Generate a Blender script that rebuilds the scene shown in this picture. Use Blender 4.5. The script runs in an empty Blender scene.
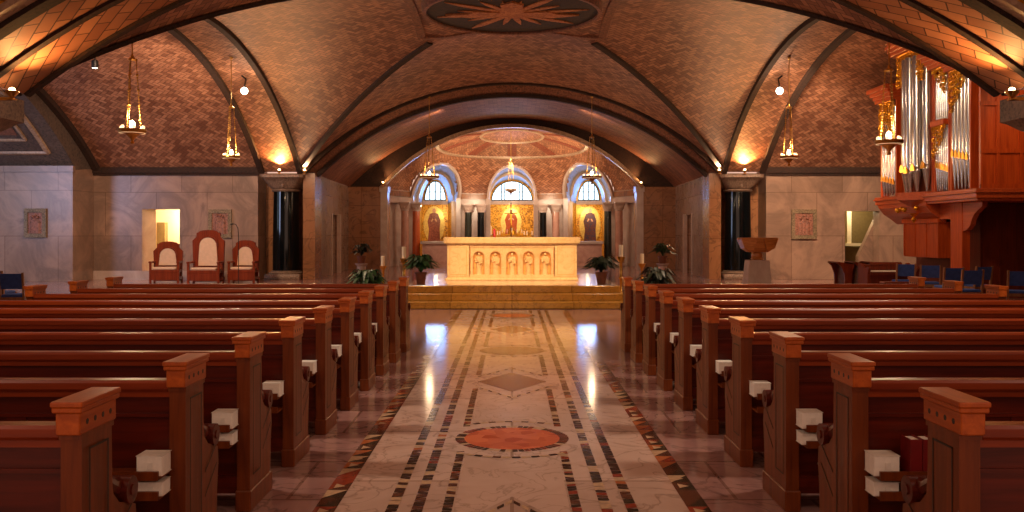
import bpy, math, random
from math import sin, cos, pi, sqrt, radians, atan2
from mathutils import Vector, Matrix
random.seed(7)
C = bpy.context.scene.collection
SC = bpy.context.scene

# ------------------------------------------------------------------ camera, light, exposure
F = 900.0            # focal length in pixels of the 1024 px wide frame
HY = 233.0           # horizon row
CZ = 1.6             # eye height
cd = bpy.data.cameras.new('camera'); cam = bpy.data.objects.new('camera', cd); C.objects.link(cam)
cam.location = (0, 0, CZ); cam.rotation_euler = (pi/2, 0, 0)
cd.sensor_width = 36; cd.lens = F/1024*36; cd.shift_y = -(256-HY)/1024; cd.clip_end = 200; cd.clip_start = .05
SC.camera = cam
SC.view_settings.view_transform = 'Standard'
SC.view_settings.look = 'None'
SC.view_settings.gamma = 1
SC.view_settings.exposure = 0.13
SC.view_settings.use_curve_mapping = False
W = bpy.data.worlds.new('world'); SC.world = W; W.use_nodes = True
W.node_tree.nodes['Background'].inputs[0].default_value = (.90, .54, .39, 1)
W.node_tree.nodes['Background'].inputs[1].default_value = .9
SC.cycles.max_bounces = 7; SC.cycles.diffuse_bounces = 4; SC.cycles.glossy_bounces = 3
SC.cycles.sample_clamp_indirect = 3.0
WARM = (1, .66, .38); AMBER = (1, .42, .13); DAY = (.30, .50, 1.0); CREAM = (1, .70, .44)

def light(kind, name, loc, power, col, size=.1, target=None, spot=60, blend=.6, parent=None, sy=None):
    d = bpy.data.lights.new(name, kind); d.energy = power; d.color = col
    if kind == 'AREA':
        d.size = size
        if sy: d.shape = 'RECTANGLE'; d.size_y = sy
    else: d.shadow_soft_size = size
    if kind == 'SPOT': d.spot_size = radians(spot); d.spot_blend = blend
    o = bpy.data.objects.new(name, d); C.objects.link(o); o.location = loc
    if target is not None:
        v = Vector(target) - Vector(loc); o.rotation_euler = v.to_track_quat('-Z', 'Y').to_euler()
    if parent: o.parent = parent
    return o
# added fill spots over the nave, no fixtures built; they brighten pews and floor
for x, y, z, p in ((-5, 1.5, 4.4, 130), (5, 1.5, 4.4, 130), (-4.5, 7, 4.6, 480), (4.5, 7, 4.6, 480)):
    light('SPOT', 'nave_fill_spot', (x, y, z), p, (1, .76, .58), .25, (x*.6, y+2.2, 0), 130, .9)
for sx in (-1, 1):
    light('SPOT', 'crossing_floodlight', (sx*5.5, 20.5, 6.2), 800, CREAM, .3, (sx*5.3, 19.3, 0), 120, .9)
    light('SPOT', 'wall_fill_spot', ((8.0, 24.6, 6.0) if sx > 0 else (-9.6, 22.0, 6.2)), 2300 if sx > 0 else 1750, (1, .68, .45) if sx > 0 else (1, .68, .47), .3, (sx*10.7, 31.0, 1.5), 84 if sx > 0 else 100, .9)  # the wall spots are added fill for the transept walls, without a fixture
for sx in (-1, 1): light('SPOT', 'chancel_fill_spot', (sx*2.5, 33.0, 6.0), 420, (1, .62, .36), .2, (sx*5.5, 38.5, 1.5), 120, .9)  # added spots that brighten the dark chancel back wall, no lamp there
light('SPOT', 'altar_spotlight', (-2.6, 15.2, 6.2), 2000, (1, .70, .36), .12, (0, 22.0, .6), 26, .6)
light('SPOT', 'altar_spotlight', (2.6, 15.2, 6.2), 2000, (1, .70, .36), .12, (0, 22.0, .6), 26, .6)
light('AREA', 'transept_daylight', (-19.7, 20, 3.6), 420, (.55, .62, 1.0), 3.5, (-15, 29.4, 1.8))
light('SPOT', 'aisle_spotlight', (0, 13.6, 5.6), 420, (1, .72, .45), .2, (0, 16.0, 0), 60, .9)

# ------------------------------------------------------------------ helpers
class MB:
    """collects geometry, builds ONE mesh object"""
    def __init__(s): s.v = []; s.f = []; s.m = []; s.uv = {}
    def vert(s, p): s.v.append(tuple(p)); return len(s.v)-1
    def face(s, idx, m=0, uv=None):
        if uv: s.uv[len(s.f)] = uv
        s.f.append(tuple(idx)); s.m.append(m)
    def poly(s, pts, m=0, uv=None): s.face([s.vert(p) for p in pts], m, uv)
    def hexa(s, a, b, m=0):
        """a: 4 pts bottom ccw, b: 4 pts top"""
        i = [s.vert(p) for p in a]; j = [s.vert(p) for p in b]
        s.face(i[::-1], m); s.face(j, m)
        for k in range(4): s.face([i[k], i[(k+1) % 4], j[(k+1) % 4], j[k]], m)
    def box(s, x0, x1, y0, y1, z0, z1, m=0, c=0):
        if c <= 0:
            s.hexa([(x0,y0,z0),(x1,y0,z0),(x1,y1,z0),(x0,y1,z0)], [(x0,y0,z1),(x1,y0,z1),(x1,y1,z1),(x0,y1,z1)], m); return
        def ring(z, d): return [(x0+c+d,y0+d,z),(x1-c-d,y0+d,z),(x1-d,y0+c+d,z),(x1-d,y1-c-d,z),(x1-c-d,y1-d,z),(x0+c+d,y1-d,z),(x0+d,y1-c-d,z),(x0+d,y0+c+d,z)]
        s.loft([ring(z0, c*.7), ring(z0+c, 0), ring(z1-c, 0), ring(z1, c*.7)], True, True, m)
    def loft(s, rings, closed=True, caps=False, m=0, uvs=None):
        idx = [[s.vert(p) for p in r] for r in rings]; n = len(rings[0])
        for a in range(len(rings)-1):
            for k in range(n if closed else n-1):
                k2 = (k+1) % n
                uv = None
                if uvs: uv = (uvs[a][k], uvs[a][k2], uvs[a+1][k2], uvs[a+1][k])
                s.face([idx[a][k], idx[a][k2], idx[a+1][k2], idx[a+1][k]], m, uv)
        if caps: s.face(idx[0][::-1], m); s.face(idx[-1], m)
    def lathe(s, prof, c=(0,0), n=20, m=0, sx=1, sy=1, caps=True, rot=0):
        s.loft([[(c[0]+r*sx*cos(2*pi*k/n+rot), c[1]+r*sy*sin(2*pi*k/n+rot), z) for k in range(n)] for r, z in prof], True, caps, m)
    def tube(s, pts, r, n=8, m=0, caps=True, closed=False):
        pts = [Vector(p) for p in pts]; rs = r if isinstance(r, (list, tuple)) else [r]*len(pts)
        up = None; rings = []
        L = len(pts)
        for i, p in enumerate(pts):
            if closed: t = pts[(i+1) % L]-pts[i-1]
            else: t = pts[min(i+1, L-1)]-pts[max(i-1, 0)]
            t.normalize()
            if up is None:
                up = Vector((0,0,1)) if abs(t.z) < .9 else Vector((1,0,0))
            a = t.cross(up).normalized(); b = a.cross(t).normalized(); up = b
            rings.append([p+(a*cos(2*pi*k/n)+b*sin(2*pi*k/n))*rs[i] for k in range(n)])
        if closed: rings.append(rings[0])
        s.loft(rings, True, caps and not closed, m)
    def prism(s, poly, axis, a, b, m=0):
        """poly of 2-D points extruded along axis from a to b; ccw"""
        def P(p, t): return {'x': (t,p[0],p[1]), 'y': (p[0],t,p[1]), 'z': (p[0],p[1],t)}[axis]
        i = [s.vert(P(p, a)) for p in poly]; j = [s.vert(P(p, b)) for p in poly]; n = len(poly)
        s.face(i[::-1], m); s.face(j, m)
        for k in range(n): s.face([i[k], i[(k+1) % n], j[(k+1) % n], j[k]], m)
    def sweep(s, pts, w, d, b, m=0, up=.02, closed=False):
        """rectangular band following pts; b = binormal (vector or list), d = depth to the inside (down)"""
        pts = [Vector(p) for p in pts]; rings = []; L = len(pts)
        for i, p in enumerate(pts):
            t = (pts[(i+1) % L]-pts[i-1]) if closed else (pts[min(i+1, L-1)]-pts[max(i-1, 0)]); t.normalize()
            bb = Vector(b[i] if isinstance(b, list) else b).normalized()
            nn = t.cross(bb).normalized()
            if nn.z > 0 or (abs(nn.z) < 1e-4 and False): nn = -nn
            rings.append([p-bb*w/2-nn*up, p+bb*w/2-nn*up, p+bb*w/2*.8+nn*d, p-bb*w/2*.8+nn*d])
        if closed: rings.append(rings[0])
        s.loft(rings, True, not closed, m)
    def ball(s, c, r, n=12, k=7, m=0, sc=(1,1,1)):
        s.loft([[(c[0]+sc[0]*r*sin(pi*(j+.02)/(k+.04))*cos(2*pi*i/n), c[1]+sc[1]*r*sin(pi*(j+.02)/(k+.04))*sin(2*pi*i/n), c[2]-sc[2]*r*cos(pi*(j+.02)/(k+.04))) for i in range(n)] for j in range(k+1)], True, True, m)
    def build(s, name, mats, parent=None, loc=None, smooth=False, rz=0):
        me = bpy.data.meshes.new(name); me.from_pydata(s.v, [], s.f)
        if not isinstance(mats, (list, tuple)): mats = [mats]
        for mt in mats: me.materials.append(mt)
        me.polygons.foreach_set('material_index', s.m)
        if s.uv:
            ul = me.uv_layers.new(name='UVMap')
            for fi, uv in s.uv.items():
                pl = me.polygons[fi]
                for k, li in enumerate(pl.loop_indices): ul.data[li].uv = uv[k]
        me.update()
        if smooth:
            me.polygons.foreach_set('use_smooth', [True]*len(me.polygons))
            try: me.set_sharp_from_angle(angle=radians(38))
            except Exception: pass
        o = bpy.data.objects.new(name, me); C.objects.link(o)
        if parent: o.parent = parent
        if loc: o.location = loc
        o.rotation_euler[2] = rz
        return o

def tag(o, label, cat, group=None, kind=None):
    if label: o['label'] = label
    if cat: o['category'] = cat
    if group: o['group'] = group
    if kind: o['kind'] = kind
    return o
def struct(o): o['kind'] = 'structure'; return o
def thing(name, label, cat, loc=(0,0,0), rz=0, group=None):
    o = bpy.data.objects.new(name, None); C.objects.link(o); o.location = loc; o.rotation_euler[2] = rz
    o.empty_display_size = .2
    return tag(o, label, cat, group)
def dup(root, loc, rz=None, label=None, group=None, scale=None):
    r = root.copy(); C.objects.link(r); r.location = loc
    if rz is not None: r.rotation_euler[2] = rz
    if label: r['label'] = label
    if group: r['group'] = group
    if scale: r.scale = scale
    for ch in list(root.children):
        c = ch.copy(); C.objects.link(c); c.parent = r
        for g in list(ch.children):
            d = g.copy(); C.objects.link(d); d.parent = c
    return r
def X(px, Y): return (px-512)*Y/F
def Z(py, Y): return CZ+(HY-py)*Y/F

# ------------------------------------------------------------------ materials
def lin(c):
    return tuple(((v/255)/12.92 if v/255 <= .04045 else ((v/255+.055)/1.055)**2.4) for v in c)+(1,)
class NT:
    def __init__(s, name):
        s.mat = bpy.data.materials.new(name); s.mat.use_nodes = True; s.t = s.mat.node_tree
        s.b = s.t.nodes['Principled BSDF']
    def n(s, typ, props=None, **ins):
        nd = s.t.nodes.new(typ)
        for k, v in (props or {}).items(): setattr(nd, k, v)
        for k, v in ins.items():
            key = int(k[1:]) if k[0] == 'i' and k[1:].isdigit() else k.replace('_', ' ')
            sock = nd.inputs[key]
            if isinstance(v, bpy.types.NodeSocket): s.t.links.new(v, sock)
            else: sock.default_value = v
        return nd
    def math(s, op, a, b=0.0, c=None):
        nd = s.n('ShaderNodeMath', {'operation': op}, i0=a, i1=b)
        if c is not None: nd.inputs[2].default_value = c
        return nd.outputs[0]
    def mix(s, fac, a, b, typ='MIX'):
        nd = s.n('ShaderNodeMix', {'data_type': 'RGBA', 'blend_type': typ})
        for key, v in ((0, fac), (6, a), (7, b)):
            if isinstance(v, bpy.types.NodeSocket): s.t.links.new(v, nd.inputs[key])
            else: nd.inputs[key].default_value = v
        return nd.outputs[2]
    def ramp(s, fac, stops):
        nd = s.n('ShaderNodeValToRGB', Fac=fac); e = nd.color_ramp.elements
        while len(e) < len(stops): e.new(.5)
        for k, (p, c) in enumerate(stops): e[k].position = p; e[k].color = c
        return nd.outputs[0]
    def set(s, **k):
        for a, v in k.items():
            sock = s.b.inputs[a.replace('_', ' ')]
            if isinstance(v, bpy.types.NodeSocket): s.t.links.new(v, sock)
            else: sock.default_value = v
        return s.mat
    def coord(s, which='Object', scale=(1,1,1), rot=(0,0,0)):
        tc = s.n('ShaderNodeTexCoord')
        return s.n('ShaderNodeMapping', None, Vector=tc.outputs[which], Scale=scale, Rotation=rot).outputs[0]

def plain(name, col, rough=.5, metal=0, var=.18, ns=12, coat=0, spec=.5, sub=None):
    t = NT(name); v = t.coord('Object')
    nz = t.n('ShaderNodeTexNoise', None, Vector=v, Scale=ns, Detail=3).outputs[0]
    c = lin(col); d = tuple(x*(1-var) for x in c[:3])+(1,); e = tuple(min(1, x*(1+var)) for x in c[:3])+(1,)
    t.set(Base_Color=t.ramp(nz, [(.3, d), (.7, e)]), Roughness=rough, Metallic=metal, Coat_Weight=coat, Specular_IOR_Level=spec)
    t.set(Coat_Roughness=.15)
    return t.mat
def glow(name, col, strength):
    t = NT(name); c = tuple(col)+(1,)
    nz = t.n('ShaderNodeTexNoise', None, Vector=t.coord('Object'), Scale=3.0).outputs[0]
    t.set(Base_Color=c, Emission_Color=t.ramp(nz, [(.3, tuple(x*.85 for x in col)+(1,)), (.7, c)]), Emission_Strength=strength, Roughness=.4)
    return t.mat
def wood(name, c1, c2, rough=.3, coat=.4, axis='x', sc=1.0):
    t = NT(name)
    scl = {'x': (.6, 9, 9), 'z': (9, 9, .6), 'y': (9, .6, 9)}[axis]
    v = t.coord('Object', tuple(q*sc for q in scl))
    nz = t.n('ShaderNodeTexNoise', None, Vector=v, Scale=2.2, Detail=6, Roughness=.65, Distortion=.4).outputs[0]
    t.set(Base_Color=t.ramp(nz, [(.28, lin(c1)), (.72, lin(c2))]), Roughness=rough, Coat_Weight=coat, Coat_Roughness=.18, Specular_IOR_Level=.32)
    return t.mat
def marble(name, cols, rough=.15, ns=.8, vein=None, blocks=None, axes='xz', coat=0, spec=.5):
    t = NT(name); v = t.coord('Object')
    nz = t.n('ShaderNodeTexNoise', None, Vector=v, Scale=ns, Detail=8, Roughness=.6, Distortion=1.2).outputs[0]
    st = [(.25+.5*k/(len(cols)-1), lin(c)) for k, c in enumerate(cols)]
    col = t.ramp(nz, st)
    if vein:
        n2 = t.n('ShaderNodeTexNoise', None, Vector=v, Scale=ns*1.7, Detail=5, Distortion=2.0).outputs[0]
        k = t.math('ABSOLUTE', t.math('SUBTRACT', n2, .5))
        vf = t.ramp(k, [(0, (.55,.55,.55,1)), (.025, (0,0,0,1))])
        col = t.mix(vf, col, lin(vein))
    if blocks:
        sp = t.n('ShaderNodeSeparateXYZ', None, Vector=v)
        ax = {'x': 0, 'y': 1, 'z': 2}
        cb = t.n('ShaderNodeCombineXYZ', None, X=sp.outputs[ax[axes[0]]], Y=sp.outputs[ax[axes[1]]])
        br = t.n('ShaderNodeTexBrick', {'offset': 0.0 if len(blocks) < 3 else blocks[2]}, Vector=cb.outputs[0], Color1=(.80,.78,.76,1), Color2=(1,1,1,1), Mortar=(.55,.50,.45,1),
                 Scale=1.0, Mortar_Size=.012, Brick_Width=blocks[0], Row_Height=blocks[1])
        col = t.mix(1.0, col, br.outputs[0], 'MULTIPLY')
    t.set(Base_Color=col, Roughness=rough, Coat_Weight=coat, Specular_IOR_Level=spec)
    return t.mat
def herring(name, w, c_lo, c_hi, mortar, rot=45, mw=.07, rough=.6):
    """2:1 herringbone of tiles w metres wide, on UVs in metres"""
    t = NT(name)
    tc = t.n('ShaderNodeTexCoord')
    v = t.n('ShaderNodeMapping', None, Vector=tc.outputs['UV'], Scale=(1/w, 1/w, 1), Rotation=(0, 0, radians(rot)), Location=(500, 500, 0)).outputs[0]
    s = t.n('ShaderNodeSeparateXYZ', None, Vector=v)
    x, y = s.outputs[0], s.outputs[1]
    i = t.math('FLOOR', x); j = t.math('FLOOR', y)
    fx = t.math('SUBTRACT', x, i); fy = t.math('SUBTRACT', y, j)
    k = t.math('FLOORED_MODULO', t.math('ADD', t.math('SUBTRACT', i, j), .01), 4)
    k = t.math('FLOOR', k)
    isV = t.math('GREATER_THAN', k, 1.5)
    k1 = t.math('COMPARE', k, 1, .1); k2 = t.math('COMPARE', k, 2, .1)
    hu = t.math('ADD', fx, k1); vv = t.math('ADD', fy, k2)
    lx = t.math('SUBTRACT', 2.0, isV)    # brick length in x: 2 when horizontal, 1 when vertical
    ly = t.math('ADD', 1.0, isV)
    dx = t.math('MINIMUM', hu, t.math('SUBTRACT', lx, hu))
    dy = t.math('MINIMUM', vv, t.math('SUBTRACT', ly, vv))
    d = t.math('MINIMUM', dx, dy)
    idv = t.n('ShaderNodeCombineXYZ', None, X=t.math('SUBTRACT', i, k1), Y=t.math('SUBTRACT', j, k2)).outputs[0]
    wn = t.n('ShaderNodeTexWhiteNoise', {'noise_dimensions': '2D'}, Vector=idv).outputs[0]
    big = t.n('ShaderNodeTexNoise', None, Vector=v, Scale=.06, Detail=2).outputs[0]
    f = t.math('ADD', t.math('MULTIPLY', wn, .75), t.math('MULTIPLY', t.math('SUBTRACT', big, .5), .9))
    col = t.ramp(f, [(.0, lin(c_lo)), (1, lin(c_hi))])
    mf = t.ramp(d, [(mw*.6, (1,1,1,1)), (mw*1.2, (0,0,0,1))])
    col = t.mix(mf, col, lin(mortar))
    bp = t.n('ShaderNodeBump', None, Strength=.5, Distance=.012, Height=t.math('MINIMUM', d, .2)).outputs[0]
    t.set(Base_Color=col, Roughness=rough, Normal=bp)
    return t.mat
def brickuv(name, bw, bh, c_lo, c_hi, mortar, rot=0, rough=.6, off=.5):
    t = NT(name); tc = t.n('ShaderNodeTexCoord')
    v = t.n('ShaderNodeMapping', None, Vector=tc.outputs['UV'], Rotation=(0, 0, radians(rot))).outputs[0]
    br = t.n('ShaderNodeTexBrick', {'offset': off}, Vector=v, Color1=lin(c_lo), Color2=lin(c_hi), Mortar=lin(mortar), Scale=1.0, Mortar_Size=bh*.05, Brick_Width=bw, Row_Height=bh)
    nz = t.n('ShaderNodeTexNoise', None, Vector=v, Scale=2.0, Detail=4).outputs[0]
    col = t.mix(.5, br.outputs[0], t.ramp(nz, [(.3, (.6,.6,.6,1)), (.7, (1,1,1,1))]), 'MULTIPLY')
    t.set(Base_Color=col, Roughness=rough)
    return t.mat
def mosaic(name, cols, scale=14, rough=.35, metal=0, big=1.2):
    t = NT(name); v = t.coord('Object')
    vo = t.n('ShaderNodeTexVoronoi', {'feature': 'F1'}, Vector=v, Scale=scale)
    sp = t.n('ShaderNodeSeparateColor', None, Color=vo.outputs['Color'])
    nz = t.n('ShaderNodeTexNoise', None, Vector=v, Scale=big, Detail=3).outputs[0]
    f = t.math('ADD', t.math('MULTIPLY', sp.outputs[0], .55), t.math('MULTIPLY', nz, .45))
    st = [(.2+.6*k/(len(cols)-1), lin(c)) for k, c in enumerate(cols)]
    t.set(Base_Color=t.ramp(f, st), Roughness=rough, Metallic=metal)
    return t.mat

m_vault = herring('herringbone_tile', .12, (122,76,54), (204,146,110), (78,48,35))
m_vault_far = herring('herringbone_tile_far', .15, (136,84,56), (204,140,100), (84,50,34))
m_course = brickuv('coursed_vault_tile', .32, .12, (120,74,56), (176,116,88), (74,46,36))
m_bigtile = brickuv('large_arch_tile', .46, .23, (160,100,66), (200,138,98), (80,46,30), rot=38)
m_rib = mosaic('rib_mosaic', [(30,17,11), (60,34,22), (44,32,22)], 26, .85)
m_ring = mosaic('ring_mosaic', [(110,66,46), (150,98,72), (90,60,48)], 22, .7)
m_cofferg = mosaic('coffer_mosaic', [(62,56,54), (110,96,86), (84,70,62)], 18)
m_spoke = mosaic('spoke_mosaic', [(112,52,32), (150,78,50)], 22, .7)
m_pale = mosaic('pale_band', [(150,120,92), (190,158,128)], 18)
m_gold = mosaic('gold_mosaic', [(130,80,18), (224,160,40), (240,190,80)], 16, .3, .25)
m_blue = mosaic('medallion_ground', [(24,17,14), (58,36,26), (38,27,24)], 22, .85)
m_wall = marble('wall_marble', [(112,90,80), (178,144,122), (140,114,98), (184,152,130)], .3, .6, None, (1.75, 1.5, .5), 'xz')
m_wally = marble('wall_marble_side', [(126,104,92), (168,142,124), (150,124,110)], .22, .45, (112,90,76), (1.75, 1.5, .5), 'yz')
m_brownwall = marble('brown_marble', [(124,78,48), (164,112,74), (142,94,62)], .2, .6, (80,56,38), (1.1, 1.4), 'xz')
m_cap = mosaic('carved_stone', [(96,76,62), (150,124,104), (120,98,80)], 30, .6)
m_black = marble('black_granite', [(6,9,10), (14,18,20)], .07, 4)
m_floor = marble('pink_floor', [(140,98,92), (180,136,128), (160,116,108)], .13, .9, (96,70,64), (.9, .9, .5), 'xy', spec=.6)
m_white = marble('white_marble', [(190,154,136), (220,188,170), (206,172,154)], .11, 1.0, (140,112,94), (1.6, 1.45), 'xy', spec=.6)
m_panel = marble('panel_marble', [(198,164,144), (222,190,172)], .11, 1.3, (150,122,102), spec=.6)
m_niche = brickuv('niche_vault', .3, .15, (112,112,118), (140,140,146), (80,80,90))
m_redm = mosaic('red_marble', [(186,78,44), (226,118,74), (204,96,60)], 9, .13)
m_purp = mosaic('purple_marble', [(84,48,44), (120,74,66), (60,40,40)], 8, .13)
m_tess = [plain('tessera_'+n, c, .14, ns=30, spec=.4) for n, c in (('green', (44,40,28)), ('black', (52,32,22)), ('red', (146,58,36)), ('cream', (200,164,128)), ('brown', (92,54,38)), ('orange', (176,98,56)))]
m_step = marble('yellow_marble', [(176,120,38), (222,164,66), (198,142,52)], .16, 1.6, (130,88,38), (1.3, 3.0), 'xz')
m_altar = marble('altar_marble', [(214,170,112), (236,198,144), (226,184,128)], .35, 2.0, (204,156,98))
m_altard = plain('altar_recess', (226,164,92), .5)
m_pew = wood('pew_wood', (60,13,4), (100,29,8), .36, .0)
m_end = wood('pew_end_wood', (84,34,8), (130,60,17), .42, .0, 'z')
m_cap_w = wood('pew_cap_wood_lit', (140,56,12), (192,94,30), .36, .0, 'y')  # light falling on the cap tops is put into this brighter wood
m_dark = plain('dark_inlay', (30,14,8), .5)
m_rail = wood('pew_rail_wood_lit', (104,32,7), (142,56,16), .32, .0, 'x')  # lighter than the backs: the highlight along the rail is in the colour
m_kneel = plain('kneeler_vinyl', (160,126,90), .5)
m_steel = plain('steel', (150,140,130), .3, .9)
m_paper = plain('paper_edges', (246,238,226), .7, var=.05, ns=40)
m_redbook = plain('red_cloth', (120,14,14), .5)
m_ink = plain('ink', (40,40,46), .6)
m_org = wood('organ_wood', (156,52,14), (206,88,32), .4, .1, 'z')
m_orgd = wood('organ_dark_wood', (86,28,10), (124,46,18), .5, .0, 'z')  # dark wood; its tone also carries the shade of the recess below the organ
m_orgm = wood('organ_moulding', (156,60,26), (200,92,46), .35, .12, 'y')
m_pipe = plain('pipe_tin', (206,200,198), .22, .95, .06)
m_lip = plain('pipe_gilding', (236,176,60), .3, .8, .1)
m_gilt = plain('gilded_carving', (226,160,44), .3, .85, .3, 30)
m_brass = plain('brass', (216,164,84), .28, .95, .15)
m_iron = plain('black_iron', (24,20,18), .5, .4)
m_ch = wood('chair_wood', (92,30,12), (134,54,22), .3, .4, 'z')
m_cream = plain('cream_upholstery', (206,172,142), .8, var=.06)
m_bluef = plain('blue_fabric', (54,80,150), .8)
m_lw = wood('light_chair_wood', (128,84,54), (168,118,80), .35, .2, 'z')
m_leaf = plain('leaf', (34,64,30), .4, 0, .45, 6)
m_leafd = plain('dark_leaf', (26,40,24), .45, 0, .4, 6)
m_pot = plain('terracotta', (120,66,40), .6)
m_wax = plain('candle_wax', (246,226,196), .5, var=.04)
m_redwax = plain('red_glass', (200,20,20), .25)
m_bulb = glow('lamp_bulb', (1, .80, .52), 9)
m_flood = glow('flood_lens', (1, .88, .72), 18)
m_amb = glow('uplight_bulb', (1, .66, .32), 22)
m_window = glow('daylit_glass', (.62, .84, 1.0), 2.0)
m_lamprim = glow('lit_lamp_glass', (1, .66, .34), 2.0)
m_passage = plain('cream_plaster', (236,214,176), .7, var=.04)
m_olive = plain('olive_plaster', (120,98,56), .7, var=.1)
m_relief = mosaic('terracotta_relief', [(90,56,44), (170,112,92), (130,92,78)], 26, .6)
m_relief2 = mosaic('relief_frame', [(96,80,58), (150,128,98)], 30, .6)
m_jamb = marble('jamb_marble', [(172,146,132), (206,184,170)], .25, 1.2)
m_orange = marble('orange_marble', [(170,74,34), (206,104,56)], .15, 2)
m_pinkm = marble('pink_marble', [(170,120,104), (206,160,140)], .15, 2)
m_greenm = marble('green_marble', [(26,30,26), (58,60,50)], .1, 3)
m_robe = mosaic('robe_mosaic', [(120,60,48), (170,96,78)], 20)
m_robe_b = mosaic('blue_robe_mosaic', [(60,60,90), (120,60,40)], 16)
m_skin = plain('mosaic_skin', (214,160,120), .5)
m_halo = plain('halo_gold', (250,214,120), .3, .3)
m_stonewood = wood('ambo_wood', (160,92,38), (214,140,72), .35, .3, 'x')
# ------------------------------------------------------------------ STRUCTURE
SP = 3.7                                   # springing height of all big vaults
YC, HYL = 22.1, 8.9                        # crossing centre and half length
HX, RX = 7.3, 3.06                         # crossing half width and rise
RY = 3.1
def seg(t, a, h):
    r = (a*a+h*h)/(2*h); t = min(abs(t), a); return sqrt(r*r-t*t)-(r-h)
def arcpts(a, h, n=40, z0=SP):
    """points (t,z) of a segmental arch from -a to a, evenly by angle"""
    r = (a*a+h*h)/(2*h); th = math.asin(min(1, a/r)) if h <= a else pi-math.asin(a/r)
    return [(r*sin(-th+2*th*k/n), z0+r*cos(-th+2*th*k/n)-(r-h)) for k in range(n+1)]
def arclen(pts):
    L = [0]
    for k in range(1, len(pts)): L.append(L[-1]+sqrt((pts[k][0]-pts[k-1][0])**2+(pts[k][1]-pts[k-1][1])**2))
    return L
def cz(x, y):
    u = min(1, abs(x)/HX); v = min(1, abs(y-YC)/HYL)
    return SP+max(seg(x, HX, RX), seg(y-YC, HYL, RY))+.4*(1-u*u)*(1-v*v)

# floor: base slab plus stone inlay, one surface
fl = MB()
fl.box(-20, 20, -3, 52, -.12, 0, 0)
def strip(x0, x1, y0, y1, z, m): fl.poly([(x0,y0,z),(x1,y0,z),(x1,y1,z),(x0,y1,z)], m)
MW, MP, MR, MU, MT = 1, 2, 3, 4, 5          # material slots, tesserae from 5
strip(-1.02, 1.02, 1.0, 18.6, .002, MW)
rnd = random.Random(3)
def tess(x0, x1, y0, y1, z=.005, size=.07, wts=(5,5,2,3,3,1), gap=.006, vertical=True):
    y = y0
    while y < y1-.01:
        l = size*rnd.uniform(.7, 1.4); ye = min(y+l, y1)
        mi = MT+rnd.choices(range(6), wts)[0]; sk = rnd.uniform(-.012, .012)
        fl.poly([(x0,y+gap+sk,z),(x1,y+gap-sk,z),(x1,ye-gap-sk,z),(x0,ye-gap+sk,z)], mi)
        y = ye
for s in (-1, 1):
    a, b = sorted((s*1.02, s*1.145))
    y = 1.0
    while y < 18.6:                         # outer border of big triangular stones
        l = .17; mi = rnd.choice([0,1,0,4,2]); mj = rnd.choice([2,5,3,4,5]); zz = .004
        fl.poly([(a,y,zz),(b,y,zz),(b,y+l,zz)], MT+mi); fl.poly([(a,y,zz),(b,y+l,zz),(a,y+l,zz)], MT+mj)
        if rnd.random() < .35:
            fl.poly([(a+.03,y+.04,zz+.001),(b-.03,y+l*.5,zz+.001),(a+.03,y+l-.03,zz+.001)], MT+3)
        y += l
    for c in (.695, .548):
        tess(s*c-.032, s*c+.032, 1.0, 18.6)
cents = [(7.0, 'c'), (9.66, 'd'), (12.2, 'c'), (14.9, 'd'), (17.4, 'c'), (4.4, 'd'), (1.9, 'c')]
ys = sorted(c for c, _ in cents)
for k in range(len(ys)):
    lo = ys[k]+.42 if True else 0
    hi = (ys[k+1]-.42) if k+1 < len(ys) else 18.6
    for s in (-1, 1): tess(s*.375-.028, s*.375+.028, lo, hi, size=.06)
    fl.poly([(-.335,lo,.0035),(.335,lo,.0035),(.335,hi,.0035),(-.335,hi,.0035)], MP)
def disc(cx, cy, r0, r1, z, mf, n=48, sq=1):
    for k in range(n):
        a, b = 2*pi*k/n, 2*pi*(k+1)/n
        m = mf(k) if callable(mf) else mf
        g = (b-a)*.08 if callable(mf) else 0
        if r0 <= 0: fl.poly([(cx,cy,z),(cx+r1*cos(a),cy+r1*sin(a)*sq,z),(cx+r1*cos(b),cy+r1*sin(b)*sq,z)], m)
        else: fl.poly([(cx+r0*cos(a+g),cy+r0*sin(a+g)*sq,z),(cx+r1*cos(a+g),cy+r1*sin(a+g)*sq,z),(cx+r1*cos(b-g),cy+r1*sin(b-g)*sq,z),(cx+r0*cos(b-g),cy+r0*sin(b-g)*sq,z)], m)
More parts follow.
